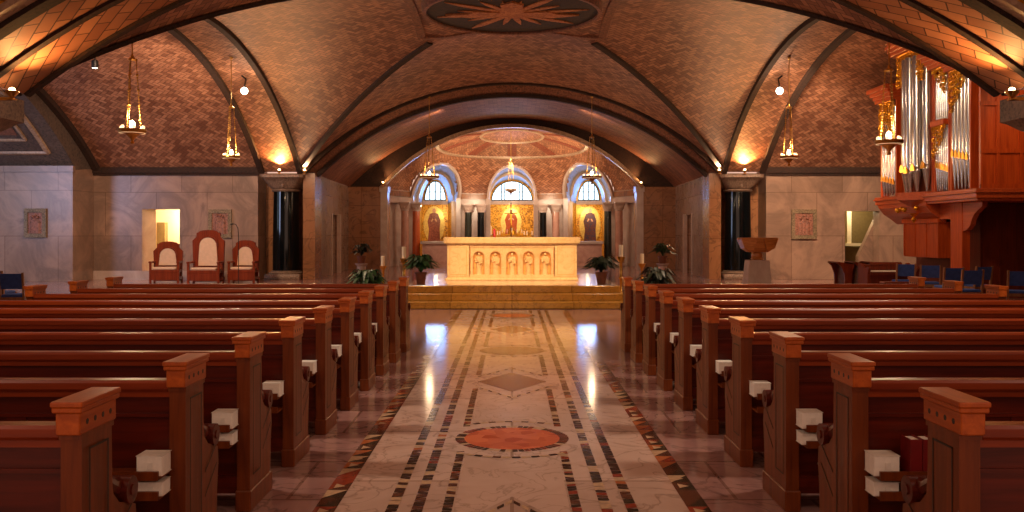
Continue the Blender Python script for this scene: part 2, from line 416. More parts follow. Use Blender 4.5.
for cy, ty in cents:
    if ty == 'c':
        disc(0, cy, 0, .60, .0045, MW)
        disc(0, cy, .37, .44, .006, lambda k: MT+rnd.choice([0,1,2,3,4]), 56)
        disc(0, cy, 0, .37, .006, MR if cy < 8 or cy > 16 else MU)
        for sgn in (-1, 1):                  # concave edge of the neighbouring panels
            for k in range(11):
                a = pi/2*sgn+(k-5)*.115; r0, r1 = .585, .625; b = a+.1
                fl.poly([(r0*cos(a),cy+r0*sin(a),.0065),(r1*cos(a),cy+r1*sin(a),.0065),(r1*cos(b),cy+r1*sin(b),.0065),(r0*cos(b),cy+r0*sin(b),.0065)][::1], MT+(rnd.choice([0,1,4]) if k % 2 else 3))
    else:
        def dm(k, z, m): fl.poly([(-k*.6,cy,z),(0,cy-k,z),(k*.6,cy,z),(0,cy+k,z)], m)
        dm(1.05, .0045, MW); dm(.62, .006, MU)
        for q in range(4):
            A = [(-.62*.66,cy),(0,cy-.68),(.62*.66,cy),(0,cy+.68)]
            p, r = A[q], A[(q+1) % 4]; n = 12; sc = 1.36
            for k in range(n):
                t0, t1 = k/n, (k+.8)/n
                f = lambda t, s_: ((p[0]+(r[0]-p[0])*t)*s_, cy+(p[1]-cy+(r[1]-p[1])*t)*s_, .0068)
                if abs(f(t0, sc)[0]) < .4: fl.poly([f(t0,sc), f(t1,sc), f(t1,sc*1.06), f(t0,sc*1.06)], MT+(rnd.choice([0,1,4]) if k % 2 else 3))
    if ty == 'c': pass
struct(fl.build('floor', [m_floor, m_white, m_panel, m_redm, m_purp]+m_tess))

# crossing vault
cv = MB(); NV = 26
for q in range(4):
    rings = []; uvs = []
    hw, hl, rise = (HX, HYL, 0) if q < 2 else (HYL, HX, 0)
    for i in range(NV+1):
        v = i/NV; ring = []; uv = []
        for k in range(-20, 21):
            s = k/20
            if q < 2: x = s*v*HX; y = YC+(1 if q == 0 else -1)*v*HYL
            else: x = (1 if q == 2 else -1)*v*HX; y = YC+s*v*HYL
            ring.append((x, y, cz(x, y)))
            uv.append((x*1.06, y) if q < 2 else (y*1.06, x))
        rings.append(ring); uvs.append(uv)
    cv.loft(rings, False, False, 0 if q >= 2 else 1, uvs)
struct(cv.build('ceiling', [m_vault, m_vault], smooth=True))
# diagonal ribs, arch rings, cornices
rb = MB()
for sx in (-1, 1):
    for sy in (-1, 1):
        pts = []
        for k in range(23):
            t = 1-k/22*.69
            x, y = sx*HX*t, YC+sy*HYL*t; pts.append((x, y, cz(x, y)))
        rb.sweep(pts, .21, .05, (HYL*sx, -HX*sy, 0))
struct(rb.build('trim_1', m_rib))
# side (transept) arches: ring band with two ribs, then barrel vaults
for sx, nm in ((-1, 'left'), (1, 'right')):
    ap = arcpts(HYL, RY); L = arclen(ap)
    b = MB()
    xs = [HX, 8.6]
    b.loft([[(sx*x, YC+t, z) for t, z in ap] for x in xs], False, False, 0, [[(x, l) for l in L] for x in xs])
    xe = 14.4 if sx < 0 else 20
    xs = [8.6, xe]
    b.loft([[(sx*x, YC+t, z+.10) for t, z in ap] for x in xs], False, False, 0, [[(x, l) for l in L] for x in xs])
    struct(b.build('ceiling', [m_vault], smooth=True))
    r = MB()
    r.sweep([(sx*HX, YC+t, z) for t, z in ap], .2, .1, (1,0,0))
    r.sweep([(sx*8.62, YC+t, z+.03) for t, z in ap], .24, .12, (1,0,0))
    if sx < 0: r.sweep([(-14.35, YC+t, z+.1) for t, z in ap], .4, .14, (1,0,0))
    struct(r.build('trim_2', m_rib))
# coffered vault at the far left end
b = MB(); ap2 = arcpts(7.6, 2.9); L = arclen(ap2)
b.loft([[(x, YC+t, z) for t, z in ap2] for x in (-14.4, -20)], False, False)
struct(b.build('ceiling', m_cofferg, smooth=True))
b = MB()
def onb(x, y): return (x, y, SP+seg(y-YC, 7.6, 2.9)-.01)
for (x0, x1, y0, y1, w) in ((-15.0, -18.6, 24.6, 29.1, .18), (-15.45, -18.1, 25.2, 28.6, .1)):
    for (p, q) in (((x0,y0),(x0,y1)), ((x0,y1),(x1,y1)), ((x1,y1),(x1,y0)), ((x1,y0),(x0,y0))):
        pts = [onb(p[0]+(q[0]-p[0])*k/8, p[1]+(q[1]-p[1])*k/8) for k in range(9)]
        b.sweep(pts, w, .05, (1,0,0) if p[0] == q[0] else (0,1,-.3))
struct(b.build('trim_3', m_pale))
b = MB()
b.loft([[(lambda p: (p[0], p[1], p[2]-.012))(onb(-15.6-2.4*i, 25.4+3.0*k/8)) for k in range(9)] for i in (0, 1)], False)
struct(b.build('trim_4', m_ring))

b = MB(); ap = arcpts(HYL, RY)
b.loft([[(-14.39, YC+t, z+.12) for t, z in ap], [(-14.39, YC+t, z-.02) for t, z in ap2]], False)
struct(b.build('wall_arch_spandrel', m_cofferg))

# far (sanctuary) arch ring + barrel
b = MB()
p1 = arcpts(7.2, 3.12); p2 = arcpts(6.85, 2.82, z0=3.62)
b.loft([[(t, 31.0, z) for t, z in p1], [(t, 31.45, z) for t, z in p2]], False, False, 0)
struct(b.build('trim_5', m_ring, smooth=True))
b = MB()
b.sweep([(t, 31.0, z) for t, z in arcpts(7.22, 3.13)], .26, .12, (0,1,0))
b.sweep([(t, 31.5, z) for t, z in p2], .3, .10, (0,1,0))
struct(b.build('trim_6', m_rib))
b = MB(); pa = arcpts(6.83, 2.84, z0=3.62); pb = arcpts(7.1, 3.0, z0=3.62); La = arclen(pa)
b.loft([[(t, 31.5, z) for t, z in pa], [(t, 39.4, z) for t, z in pb]], False, False, 0, [[(l, 31.5) for l in La], [(l, 39.4) for l in La]])
struct(b.build('ceiling', m_course, smooth=True))
# outer fill above arch to close the shell
# inner sanctuary arch face at y=39.4
b = MB(); po = arcpts(7.25, 3.2, z0=3.62); pi_ = arcpts(5.75, 2.72, z0=3.62)
b.loft([[(t, 39.4, z) for t, z in po], [(t, 39.4, z) for t, z in pi_]], False, False, 0)
struct(b.build('trim_7', m_rib))
b = MB()
b.sweep([(t, 39.42, z) for t, z in pi_], .42, .13, (0,1,0))
struct(b.build('trim_8', m_pale))  # pale tone stands in for lamplight on the arch rim
for sx, nm in ((-1, 'left'), (1, 'right')):
    b = MB(); x0, x1 = sorted((sx*5.75, sx*7.6))
    b.box(x0, x1, 39.4, 39.9, 0, 3.62)
    struct(b.build('wall_sanctuary_'+nm, m_brownwall))
    b = MB(); x0, x1 = sorted((sx*5.45, sx*5.75)); b.box(x0, x1, 39.35, 40.0, 0, 3.62)
    b.box(x0-.04, x1+.04, 39.3, 40.05, 3.4, 3.64)
    struct(b.build('trim_9', m_jamb))
    # side wall with a doorway
    def sp(y): return sx*(6.78+(y-31)*.045)
    def wseg(b, ya, yb, z0, z1, th=.5):
        b.hexa([(sp(ya),ya,z0),(sp(yb),yb,z0),(sp(yb)+sx*th,yb,z0),(sp(ya)+sx*th,ya,z0)] if sx < 0 else [(sp(ya),ya,z0),(sp(ya)+th,ya,z0),(sp(yb)+th,yb,z0),(sp(yb),yb,z0)],
               [(sp(ya),ya,z1),(sp(yb),yb,z1),(sp(yb)+sx*th,yb,z1),(sp(ya)+sx*th,ya,z1)] if sx < 0 else [(sp(ya),ya,z1),(sp(ya)+th,ya,z1),(sp(yb)+th,yb,z1),(sp(yb),yb,z1)])
    b = MB(); wseg(b, 32.0, 34.7, 0, 3.66); wseg(b, 36.3, 39.42, 0, 3.66); wseg(b, 34.7, 36.3, 2.32, 3.66)
    struct(b.build('wall_chancel_'+nm, m_wally))
    b = MB(); x0, x1 = sorted((sp(35)+sx*.3, sp(35)+sx*.42)); b.box(x0, x1, 34.6, 36.4, 0, 2.4)
    struct(b.build('door_1' if sx < 0 else 'door_2', m_pinkm if sx < 0 else m_stonewood))
    b = MB()
    for ya in (34.62, 36.3):
        x0, x1 = sorted((sp(35)-sx*.06, sp(35)+sx*.1)); b.box(x0, x1, ya-.05, ya+.08, 0, 2.36)
    struct(b.build('trim_10', m_jamb))
    # recess behind the big black column
    b = MB(); x0, x1 = sorted((sx*7.2, sx*8.8)); b.box(x0, x1, 32.0, 32.4, 0, 3.72)
    struct(b.build('wall_recess_'+nm, m_brownwall))
    b = MB(); x0, x1 = sorted((sx*6.79, sx*7.2)); b.box(x0, x1, 31.0, 32.05, 0, 3.66)
    struct(b.build('wall_pier_'+nm, m_brownwall))
    # transept back wall
    dx0, dx1, dz = (12.74, 11.45, 2.42) if sx < 0 else (11.47, 12.66, 2.36)
    dlo, dhi = min(dx0, dx1), max(dx0, dx1)
    xe = 14.4 if sx < 0 else 20
    b = MB()
    for (u0, u1, z0, z1) in ((8.75, dlo, 0, 3.78), (dhi, xe, 0, 3.78), (dlo, dhi, dz, 3.78)):
        a_, c_ = sorted((sx*u0, sx*u1)); b.box(a_, c_, 31.0, 31.55, z0, z1)
    a_, c_ = sorted((sx*8.75, sx*8.95)); b.box(a_, c_, 31.55, 32.2, 0, 3.78)
    struct(b.build('wall_transept_'+nm, m_wall))
    b = MB(); a_, c_ = sorted((sx*8.7, sx*xe)); b.box(a_, c_, 30.86, 31.02, 3.66, 3.86); b.box(a_, c_, 30.92, 31.02, 3.58, 3.66)
    struct(b.build('trim_11', m_rib))
    b = MB(); b.box(a_, c_, 30.96, 31.0, 0, .30)
    if sx < 0: struct(b.build('baseboard_left', m_jamb))
    # nave side walls and front closing walls (mostly outside the picture)
    b = MB(); a_, c_ = sorted((sx*9.0, sx*9.4)); b.box(a_, c_, -3, 13.2, 0, 5)
    a_, c_ = sorted((sx*8.9, sx*20)); b.box(a_, c_, 12.8, 13.2, 0, 4.2)
    struct(b.build('wall_nave_'+nm, m_wally))
    b = MB(); a_, c_ = sorted((sx*20, sx*20.3)); b.box(a_, c_, 13.2, 31.5, 0, 7)
    struct(b.build('wall_end_'+nm, m_wally))
# projecting pier wall at the far left, front face at y 29.5
b = MB(); b.box(-20, -14.4, 29.5, 31.0, 0, 3.78)
b.box(-20, -14.36, 29.44, 29.6, 3.6, 3.8)
struct(b.build('wall_left', [m_wall]))
# side daylight: high windows on the end wall of the left transept
b = MB(); 
for y0 in (17.0, 21.0, 25.0):
    b.box(-19.99, -19.9, y0, y0+1.6, 2.0, 4.6)
struct(b.build('window_1', m_window))

# passages behind the two transept doorways
b = MB()
b.box(-14.3, -10.6, 34.2, 34.4, 0, 3.0); b.box(-14.4, -14.3, 31.6, 34.2, 0, 3.0); b.box(-10.7, -10.6, 31.6, 34.2, 0, 3.0); b.box(-14.3, -10.6, 31.56, 34.4, 2.9, 3.0)
struct(b.build('wall_passage_left', m_passage)); b = MB()
b.prism([(-12.74,31.0),(-12.49,31.57),(-12.76,31.57)], 'z', 0, 2.42)
struct(b.build('trim_22', m_jamb))
b = MB(); b.box(-13.38, -13.08, 33.9, 34.2, 0, 2.0)
struct(b.build('door_3', m_olive))
light('POINT', 'passage_ceiling_light', (-11.9, 33.5, 2.3), 260, (1, .82, .55), .15)
b = MB()
b.box(11.2, 14.0, 33.6, 33.8, 0, 3.0); b.box(11.1, 11.2, 31.6, 33.8, 0, 3); b.box(14, 14.1, 31.6, 33.8, 0, 3); b.box(11.1, 14.1, 31.56, 33.8, 2.9, 3.0)
struct(b.build('wall_passage_right', m_olive))
b = MB(); b.prism([(13.1,0),(13.1,2.4),(12.95,2.4),(12.2,.78),(12.2,0)][::-1], 'y', 31.7, 31.95)
struct(b.build('wall_stair_side', m_wall))
b = MB(); b.box(12.40, 12.56, 33.3, 33.5, 1.15, 2.9); b.box(12.3, 13.0, 33.2, 33.5, 1.12, 1.22)
struct(b.build('trim_12', m_passage))  # cream tone stands in for window light on this strip
light('POINT', 'stair_ceiling_light', (12.4, 32.6, 2.6), 70, (1, .84, .55), .12)

# near (nave) arch soffit with big tiles, then nave vault towards and behind the camera
NA, NH = 7.08, 2.42
b = MB(); pn = arcpts(NA, NH, z0=3.62); L = arclen(pn)
ysn = [13.15, 11.1]
b.loft([[(t, y, z) for t, z in pn] for y in ysn], False, False, 0, [[(l, y) for l in L] for y in ysn])
struct(b.build('ceiling', m_bigtile, smooth=True))
b = MB(); top = arcpts(NA, NH, z0=3.62)
b.loft([[(t, 13.2, z) for t, z in top], [(t*1.04, 13.22, SP+seg(t, HX, RX)+.3) for t, z in top]], False)
struct(b.build('wall_arch_face', m_vault))
b = MB()
b.sweep([(t, 13.12, z) for t, z in pn], .16, .04, (0,1,0))
b.sweep([(t, 12.1, z) for t, z in pn], .17, .04, (0,1,0))
b.sweep([(t, 11.12, z) for t, z in pn], .3, .09, (0,1,0))
struct(b.build('trim_13', m_rib))
b = MB(); b.sweep([(t, 10.85, z) for t, z in pn], .26, .05, (0,1,0)); struct(b.build('trim_14', m_pale))
b = MB(); pv = arcpts(9.0, 3.0, z0=3.8)
b.loft([[(t*7.1/9, 11.0, z-.25) for t, z in pv], [(t, 10.2, z+.1) for t, z in pv], [(t, -3, z+.1) for t, z in pv]], False)
struct(b.build('ceiling', m_gold, smooth=True))

# ---------------- apse
ECX, ECY, ERX, ERY, ERZ = 0, 41.0, 6.2, 7.2, 2.8
ASP = 3.7
def ell(th, k=1.0): return (ERX*cos(th)*k, ECY+ERY*sin(th)*k)
# niche openings: chord end points and arch data  (name, P0, P1, half opening, spring, crown radius, back P0', P1', back spring, back rise)
NI = [('left', Vector((-5.2,45.0)), Vector((-2.75,47.45)), Vector((-5.05,50.6)), Vector((-3.6,50.6))),
      ('centre', Vector((-1.42,48.0)), Vector((1.42,48.0)), Vector((-1.36,50.6)), Vector((1.36,50.6))),
      ('right', Vector((2.75,47.45)), Vector((5.2,45.0)), Vector((3.6,50.6)), Vector((5.05,50.6)))]
NSP = 3.42; NR = 1.75
def in_open(x, y, z, grow=0):
    if y < 43.5: return False
    for nm, a, c, _, _ in NI:
        mid = (a+c)/2; d = (c-a); hl = d.length/2; d = d.normalized()
        s = (Vector((x, y))-mid).dot(d); dep = (Vector((x, y))-mid).dot(Vector((-d.y, d.x)))
        r = hl-.12
        if dep > -1.6 and abs(s) < r and (z < NSP or ((s/r)**2+((z-NSP)/NR)**2) < 1): return True
    return False
b = MB(); NT_, NZ_ = 200, 60
def apt(i, j):
    th = pi*(i/NT_)*1.12-.06*pi
    if j <= 26:
        x, y = ell(th); return (x, y, ASP*j/26)
    ph = (j-26)/(NZ_)*pi/2
    x, y = ell(th, cos(ph)); return (x, y, ASP+ERZ*sin(ph))
idx = [[b.vert(apt(i, j)) for i in range(NT_+1)] for j in range(NZ_+27)]
for j in range(NZ_+26):
    for i in range(NT_):
        ps = [apt(i, j), apt(i+1, j+1)]
        cx_, cy_, cz_ = [(ps[0][k]+ps[1][k])/2 for k in range(3)]
        if in_open(cx_, cy_, cz_): continue
        u0, u1 = i*.105, (i+1)*.105; v0, v1 = j*.12, (j+1)*.12
        b.face([idx[j][i], idx[j][i+1], idx[j+1][i+1], idx[j+1][i]], 0 if j >= 26 else 1, ((u0,v0),(u1,v0),(u1,v1),(u0,v1)))
struct(b.build('wall_apse', [m_vault_far, m_jamb], smooth=True))
def dome_z(x, y):
    r = ((x-ECX)/ERX)**2+((y-ECY)/ERY)**2
    return ASP+ERZ*sqrt(max(0, 1-r))
# dome rings and spokes
b = MB()
for rr, w in ((3.6, .2), (1.5, .14)):
    pts = []; bs = []
    for k in range(48):
        a = 2*pi*k/48; x, y = rr*cos(a), 43.4+rr*.86*sin(a)
        pts.append((x, y, dome_z(x, y)-.01)); bs.append((cos(a), sin(a), -.35*sin(a)))
    b.sweep(pts, w, .05, bs, closed=True)
struct(b.build('trim_15', m_pale))
b = MB()
for k in range(10):
    a = 2*pi*(k+.5)/10
    pts = []
    for q in range(6):
        r = 1.6+q*.37; x, y = r*cos(a), 43.4+r*.86*sin(a); pts.append((x, y, dome_z(x, y)-.005))
    b.sweep(pts, .5, .02, (-sin(a), cos(a), 0))
struct(b.build('trim_16', m_spoke))
# entablature ring following the wall between the openings, and upper dark band
for nm_, z0, z1, out, mt in (('trim_17', 3.05, 3.34, .14, m_jamb), ('trim_18', 3.40, 3.66, .05, m_brownwall)):
    b = MB()
    run = []
    def flush():
        if len(run) > 1:
            b.loft([[(x,y,z0),(x*(1-out/6),ECY+(y-ECY)*(1-out/7),z0),(x*(1-out/6),ECY+(y-ECY)*(1-out/7),z1),(x,y,z1)] for x, y in run], True, True)
        run.clear()
    for k in range(161):
        th = pi*k/160; x, y = ell(th, .995)
        if in_open(x, y, 3.2) or y < 41.2: flush()
        else: run.append((x, y))
    flush()
    struct(b.build(nm_, mt))
# niches
for nm, a, c, a2, c2 in NI:
    mid = (a+c)/2; d = (c-a); hl = d.length/2-.10; d = d.normalized(); nrm = Vector((-d.y, d.x)); inn = -nrm
    n = 24
    mid2 = (a2+c2)/2; hw2 = (c2-a2).length/2
    def front(k, shrink=0, push=0):
        ph = pi*k/n; r = hl-shrink
        s = -r*cos(ph); zz = NSP+(NR-shrink)*sin(ph)
        p = mid+d*s+inn*(.05+.50*sin(ph)+push)
        return (p.x, p.y, zz)
    def back(k):
        ph = pi*k/n; s = -hw2*cos(ph)
        return (mid2.x+s, mid2.y, 3.25+1.35*sin(ph))
    b = MB()
    fr = [(front(0)[0], front(0)[1], 0)]+[front(k) for k in range(n+1)]+[(front(n)[0], front(n)[1], 0)]
    bk = [(back(0)[0], back(0)[1], 0)]+[back(k) for k in range(n+1)]+[(back(n)[0], back(n)[1], 0)]
    midr = [tuple(f[q]*.5+g[q]*.5 for q in range(3)) for f, g in zip(fr, bk)]
    ma = [0]*len(fr)
    idx0 = [b.vert(p) for p in fr]; idx1 = [b.vert(p) for p in midr]; idx2 = [b.vert(p) for p in bk]
    for q in range(len(fr)-1):
        jamb = q == 0 or q == len(fr)-2
        b.face([idx0[q], idx0[q+1], idx1[q+1], idx1[q]], 1 if jamb else 0)
        b.face([idx1[q], idx1[q+1], idx2[q+1], idx2[q]], 2 if jamb else 0)
    struct(b.build('ceiling', [plain('niche_tile', (124,120,124), .6), m_jamb, m_gold], smooth=True))
    b = MB()
    b.sweep([front(k, 0, .02) for k in range(n+1)], .20, .10, (nrm.x, nrm.y, 0))
    for q in (0, n):
        p = front(q, .05, .02); b.box(p[0]-.12, p[0]+.12, p[1]-.12, p[1]+.12, 0, NSP)
    for q in (0, n):
        f_, g_ = front(q), back(q); p = tuple(f_[w]*.5+g_[w]*.5 for w in range(3)); b.box(p[0]-.1, p[0]+.1, p[1]-.1, p[1]+.1, 0, NSP-.1)
    b.sweep([tuple(front(k)[w]*.5+back(k)[w]*.5 for w in range(3)) for k in range(n+1)], .16, .12, (0,1,0))
    struct(b.build('trim_19', m_jamb))
    # back wall with gold mosaic, ledge and lunette window
    Yb = mid2.y; xc = mid2.x; WS = 3.42
    b = MB()
    b.box(xc-hw2-.1, xc+hw2+.1, Yb, Yb+.2, 0, WS-.02)
    wr = hw2*.86; wh = 1.12
    # wall around the lunette
    arc = [(xc-wr*cos(pi*k/24), WS+wh*sin(pi*k/24)) for k in range(25)]
    out = [(xc-(hw2+.1)*cos(pi*k/24), WS+1.5*sin(pi*k/24)) for k in range(25)]
    b.loft([[(x, Yb, z) for x, z in arc], [(x, Yb, z) for x, z in out]], False)
    b.loft([[(x, Yb, z) for x, z in arc], [(x, Yb+.25, z) for x, z in arc]], False)
    struct(b.build('wall_niche_'+nm, [m_gold]))
    b = MB(); b.box(xc-hw2, xc+hw2, Yb-.12, Yb+.02, WS-.22, WS-.02); struct(b.build('trim_20', m_jamb))
    k_ = {'left': 2, 'centre': 3, 'right': 4}[nm]
    w = MB(); w.poly([(x, Yb+.2, z) for x, z in arc][::-1])
    wo = struct(w.build('window_%d' % k_, m_window))
    g = MB()
    g.sweep([(x, Yb+.12, z) for x, z in arc], .08, .05, (0,1,0))
    for q in (-.5, 0, .5):
        zt = WS+wh*sqrt(1-(q)**2)
        if q == 0 and nm == 'centre': continue
        g.box(xc+q*wr-.025, xc+q*wr+.025, Yb+.1, Yb+.16, WS, zt)
        if nm == 'centre': g.box(xc+q*wr*.72-.02, xc+q*wr*.72+.02, Yb+.1, Yb+.16, WS, zt)
    g.box(xc-wr, xc+wr, Yb+.1, Yb+.16, WS, WS+.06); g.box(xc-wr*.9, xc+wr*.9, Yb+.11, Yb+.15, WS+.48, WS+.51)
    g.build('window_frame', m_iron, wo)
    light('AREA', 'window_daylight', (xc, Yb-.1, WS+.45), 45, (.22,.42,1), 1.4, (xc*.7, 44, 3.0 if nm != 'left' else 4.0), sy=.8)
# gold side panels on the apse returns
b = MB()
for sx in (-1, 1):
    for y0 in (42.35,):
        x = ell(math.asin((y0-ECY)/ERY))[0]
        b.hexa([(sx*(x-.10),y0-.55,1.75),(sx*(x-.06),y0-.6,1.75),(sx*(x-.2),y0+.6,1.75),(sx*(x-.26),y0+.55,1.75)],
               [(sx*(x-.10),y0-.55,3.3),(sx*(x-.06),y0-.6,3.3),(sx*(x-.2),y0+.6,3.3),(sx*(x-.26),y0+.55,3.3)])
struct(b.build('trim_21', m_gold))
light('POINT', 'apse_mosaic_lamp', (0, 48.3, 2.9), 90, (1, .72, .36), .1)
light('POINT', 'apse_mosaic_lamp', (-4.1, 48.6, 2.7), 40, (1, .72, .36), .1)
light('POINT', 'apse_mosaic_lamp', (4.1, 48.6, 2.9), 60, (1, .72, .36), .1)
light('SPOT', 'apse_uplight', (-3.5, 41.5, 3.2), 900, (1, .72, .48), .2, (0, 45.5, 5.6), 120, .9)
light('SPOT', 'apse_uplight', (3.5, 41.5, 3.2), 900, (1, .72, .48), .2, (0, 45.5, 5.6), 120, .9)
light('SPOT', 'apse_downlight', (0, 40.5, 6.0), 900, (1, .78, .56), .2, (0, 46.0, 1.5), 110, .9)
# ------------------------------------------------------------------ OBJECTS
ORD = ['first', 'second', 'third', 'fourth', 'fifth', 'sixth', 'seventh', 'eighth', 'ninth', 'tenth', 'eleventh']
SIDE = {-1: 'left', 1: 'right'}
# ---- big black columns
def column(name, label, loc, r, h, mshaft, capw, caph, baseh, basew, group=None, n=28, mcap=None, cat='column', ab=.80):
    t = thing(name, label, cat, loc, 0, group)
    b = MB(); b.box(-basew/2, basew/2, -basew/2, basew/2, 0, baseh*.62, 0, .01)
    b.lathe([(r*1.28, baseh*.62), (r*1.32, baseh*.75), (r*1.1, baseh*.85), (r*1.12, baseh*.93), (r*1.0, baseh)], n=n)
    b.build('base', mcap or m_cap, t, smooth=True)
    b = MB(); zt = h-caph
    b.lathe([(r, baseh-.01), (r*1.0, baseh+.3*(zt-baseh)), (r*.93, zt)], n=n); b.build('shaft', mshaft, t, smooth=True)
    b = MB(); w0 = r*.98; w1 = capw/2
    b.lathe([(w0, zt-.01), (w0*1.12, zt+caph*.06), (w0*1.05, zt+caph*.12)], n=n)
    def sq(w, z, ch=.16): c = w*ch; return [(-w+c,-w,z),(w-c,-w,z),(w,-w+c,z),(w,w-c,z),(w-c,w,z),(-w+c,w,z),(-w,w-c,z),(-w,-w+c,z)]
    b.loft([sq(w0*.9, zt+caph*.1, .5), sq(w0*1.05, zt+caph*.2, .4), sq((w0+w1)/2, zt+caph*ab*.62, .3), sq(w1*.96, zt+caph*ab, .2), sq(w1, zt+caph*(ab+.02)), sq(w1, zt+caph)], True, True)
    for k in range(12):                      # carved leaves
        a = 2*pi*k/12; rr = (w0+w1)*.46
        b.ball((cos(a)*rr*.95, sin(a)*rr*.95, zt+caph*.38), caph*.13, 8, 5, sc=(.7,.7,1.5))
    b.build('capital', mcap or m_cap, t, smooth=True)
    return t
column('granite_column', 'polished black granite column behind the three red wooden armchairs', (-7.87, 31.38, 0), .46, 3.6, m_black, 1.46, .56, .30, 1.2)
column('granite_column', 'polished black granite column behind the wooden reading stand on the right', (7.87, 31.38, 0), .46, 3.6, m_black, 1.46, .56, .30, 1.2)
column('granite_column', 'near stone capital and column at the top left picture edge', (-8.2, 12.9, 0), .5, 3.6, m_black, 1.66, .7, .30, 1.3, ab=.5)
column('granite_column', 'near stone capital and column at the top right picture edge, before the organ', (8.2, 12.9, 0), .5, 3.6, m_black, 1.66, .7, .30, 1.3, ab=.5)
# ---- apse columns
for sx in (-1, 1):
    s = SIDE[sx]
    for x, y, mt, lb in ((1.62, 46.95, m_black, 'dark polished column nearer the central niche, {} of the high cross'),
                         (2.28, 46.75, m_greenm if sx < 0 else m_pinkm, ('green marble' if sx < 0 else 'pale pink marble')+' column farther from the central niche, {} of the high cross'),
                         (4.72, 44.35, m_orange if sx < 0 else m_greenm, ('orange marble' if sx < 0 else 'dark green marble')+' column at the outer pair of the {} apse chapel'),
                         (5.18, 43.55, m_pinkm, 'pink marble column at the outer pair of the {} apse chapel')):
        column('apse_column', lb.format(s), (sx*x, y, 0), .19, 3.1, mt, .56, .42, .25, .5, n=18, mcap=m_jamb)

# ---- uplights and ceiling floodlights
def uplight(label, loc, aim, p=60, col=AMBER):
    t = thing('uplight', label, 'lamp', loc)
    b = MB(); b.box(-.05, .05, -.05, .05, 0, .03, 0, .008)
    if abs(loc[1]-12.35) < .01: s_ = 1 if loc[0] > 0 else -1; b.box(min(0, s_*.66), max(0, s_*.66), -.03, .03, 0, .04)
    b.lathe([(.03,.02),(.035,.05),(.085,.10),(.09,.13),(.075,.13)], n=14, caps=False); b.build('housing', m_brass, t, smooth=True)
    b = MB(); b.ball((0,0,.135), .045, 12, 6); b.build('bulb', m_amb, t, smooth=True)
    a = Vector(aim)-Vector(loc)
    nr = abs(loc[1]-12.35) < .01
    light('SPOT', 'uplight_beam', ((-.3 if loc[0] > 0 else .3) if nr else 0, 0, .14 if nr else .24), p*.55 if nr else p, col, .05, (a.x, a.y, a.z), 168 if nr else 140, .9, t)
    return t
for sx in (-1, 1):
    s = SIDE[sx]
    uplight('small amber uplight on the %s black column capital, at its middle' % s, (sx*7.92, 30.62, 3.605), (sx*7.7, 29.0, 5.2), 420)
    uplight('small amber uplight at the inner corner of the %s black column capital' % s, (sx*7.08, 30.72, 3.61), (sx*3.5, 27.6, 5.9), 520, (1,.58,.30))
    uplight('small amber uplight at the foot of the inner arch, %s side' % s, (sx*5.62, 39.2, 3.65), (sx*4.7, 38.6, 4.9), 140, (1,.5,.2))
    uplight('bright amber uplight on the nearest capital at the %s picture edge' % s, (sx*6.86, 12.35, 3.42), (sx*5.7, 12.0, 4.7), 150, (1,.47,.15))
def flood(label, loc, aim, p=0, col=CREAM):
    t = thing('ceiling_floodlight', label, 'lamp', loc)
    b = MB(); b.tube([(0,0,0),(0,0,-.10)], .02); b.lathe([(.085,-.32),(.09,-.30),(.09,-.12),(.06,-.09)], n=16, caps=False); b.lathe([(.06,-.09),(.02,-.085)], n=16); b.build('housing', m_iron, t, smooth=True)
    b = MB(); b.lathe([(.0,-.305),(.08,-.305)], n=16, caps=False); b.build('lens', m_flood, t)
    if p: light('SPOT', 'floodlight_beam', (0,0,-.36), p, col, .08, (0+aim[0]-loc[0], aim[1]-loc[1], aim[2]-loc[2]), 80, .8, t)
for sx in (-1, 1):
    x = X(376, 17.0)*-sx*-1 if sx < 0 else X(645, 17.0)
    x = -2.57 if sx < 0 else 2.51
    flood('cylindrical black ceiling spotlight beside the round medallion, %s side' % SIDE[sx], (x, 17.0, 6.12 if False else cz(x,17.0)+.0), (x, 18, 0), 150)
flood('cylindrical ceiling spotlight in the left side vault, left of the nearest hanging lamp', (-11.4, 24.6, 6.42), (-11.5, 27, 0), 120)
# bright ball spotlights on brackets by the side arches
for sx in (-1, 1):
    t = thing('bracket_spotlight', 'round bright spotlight on a black arm under the %s side arch' % SIDE[sx], 'lamp', (sx*8.0, 26.3, 6.28))
    b = MB(); b.box(-.3, .3, -.06, .06, -.02, .06, 0, .01); b.tube([(0,0,0),(-sx*.25,-.1,-.2),(-sx*.28,-.3,-.4),(-sx*.28,-.3,-.5)], .025); b.build('arm', m_iron, t, smooth=True)
    b = MB(); b.ball((-sx*.28,-.34,-.58), .10, 14, 8); b.build('globe', m_flood, t, smooth=True)
    light('POINT', 'bracket_spotlight_glow', (-sx*.3, -.5, -.75), 22, CREAM, .1, parent=t)

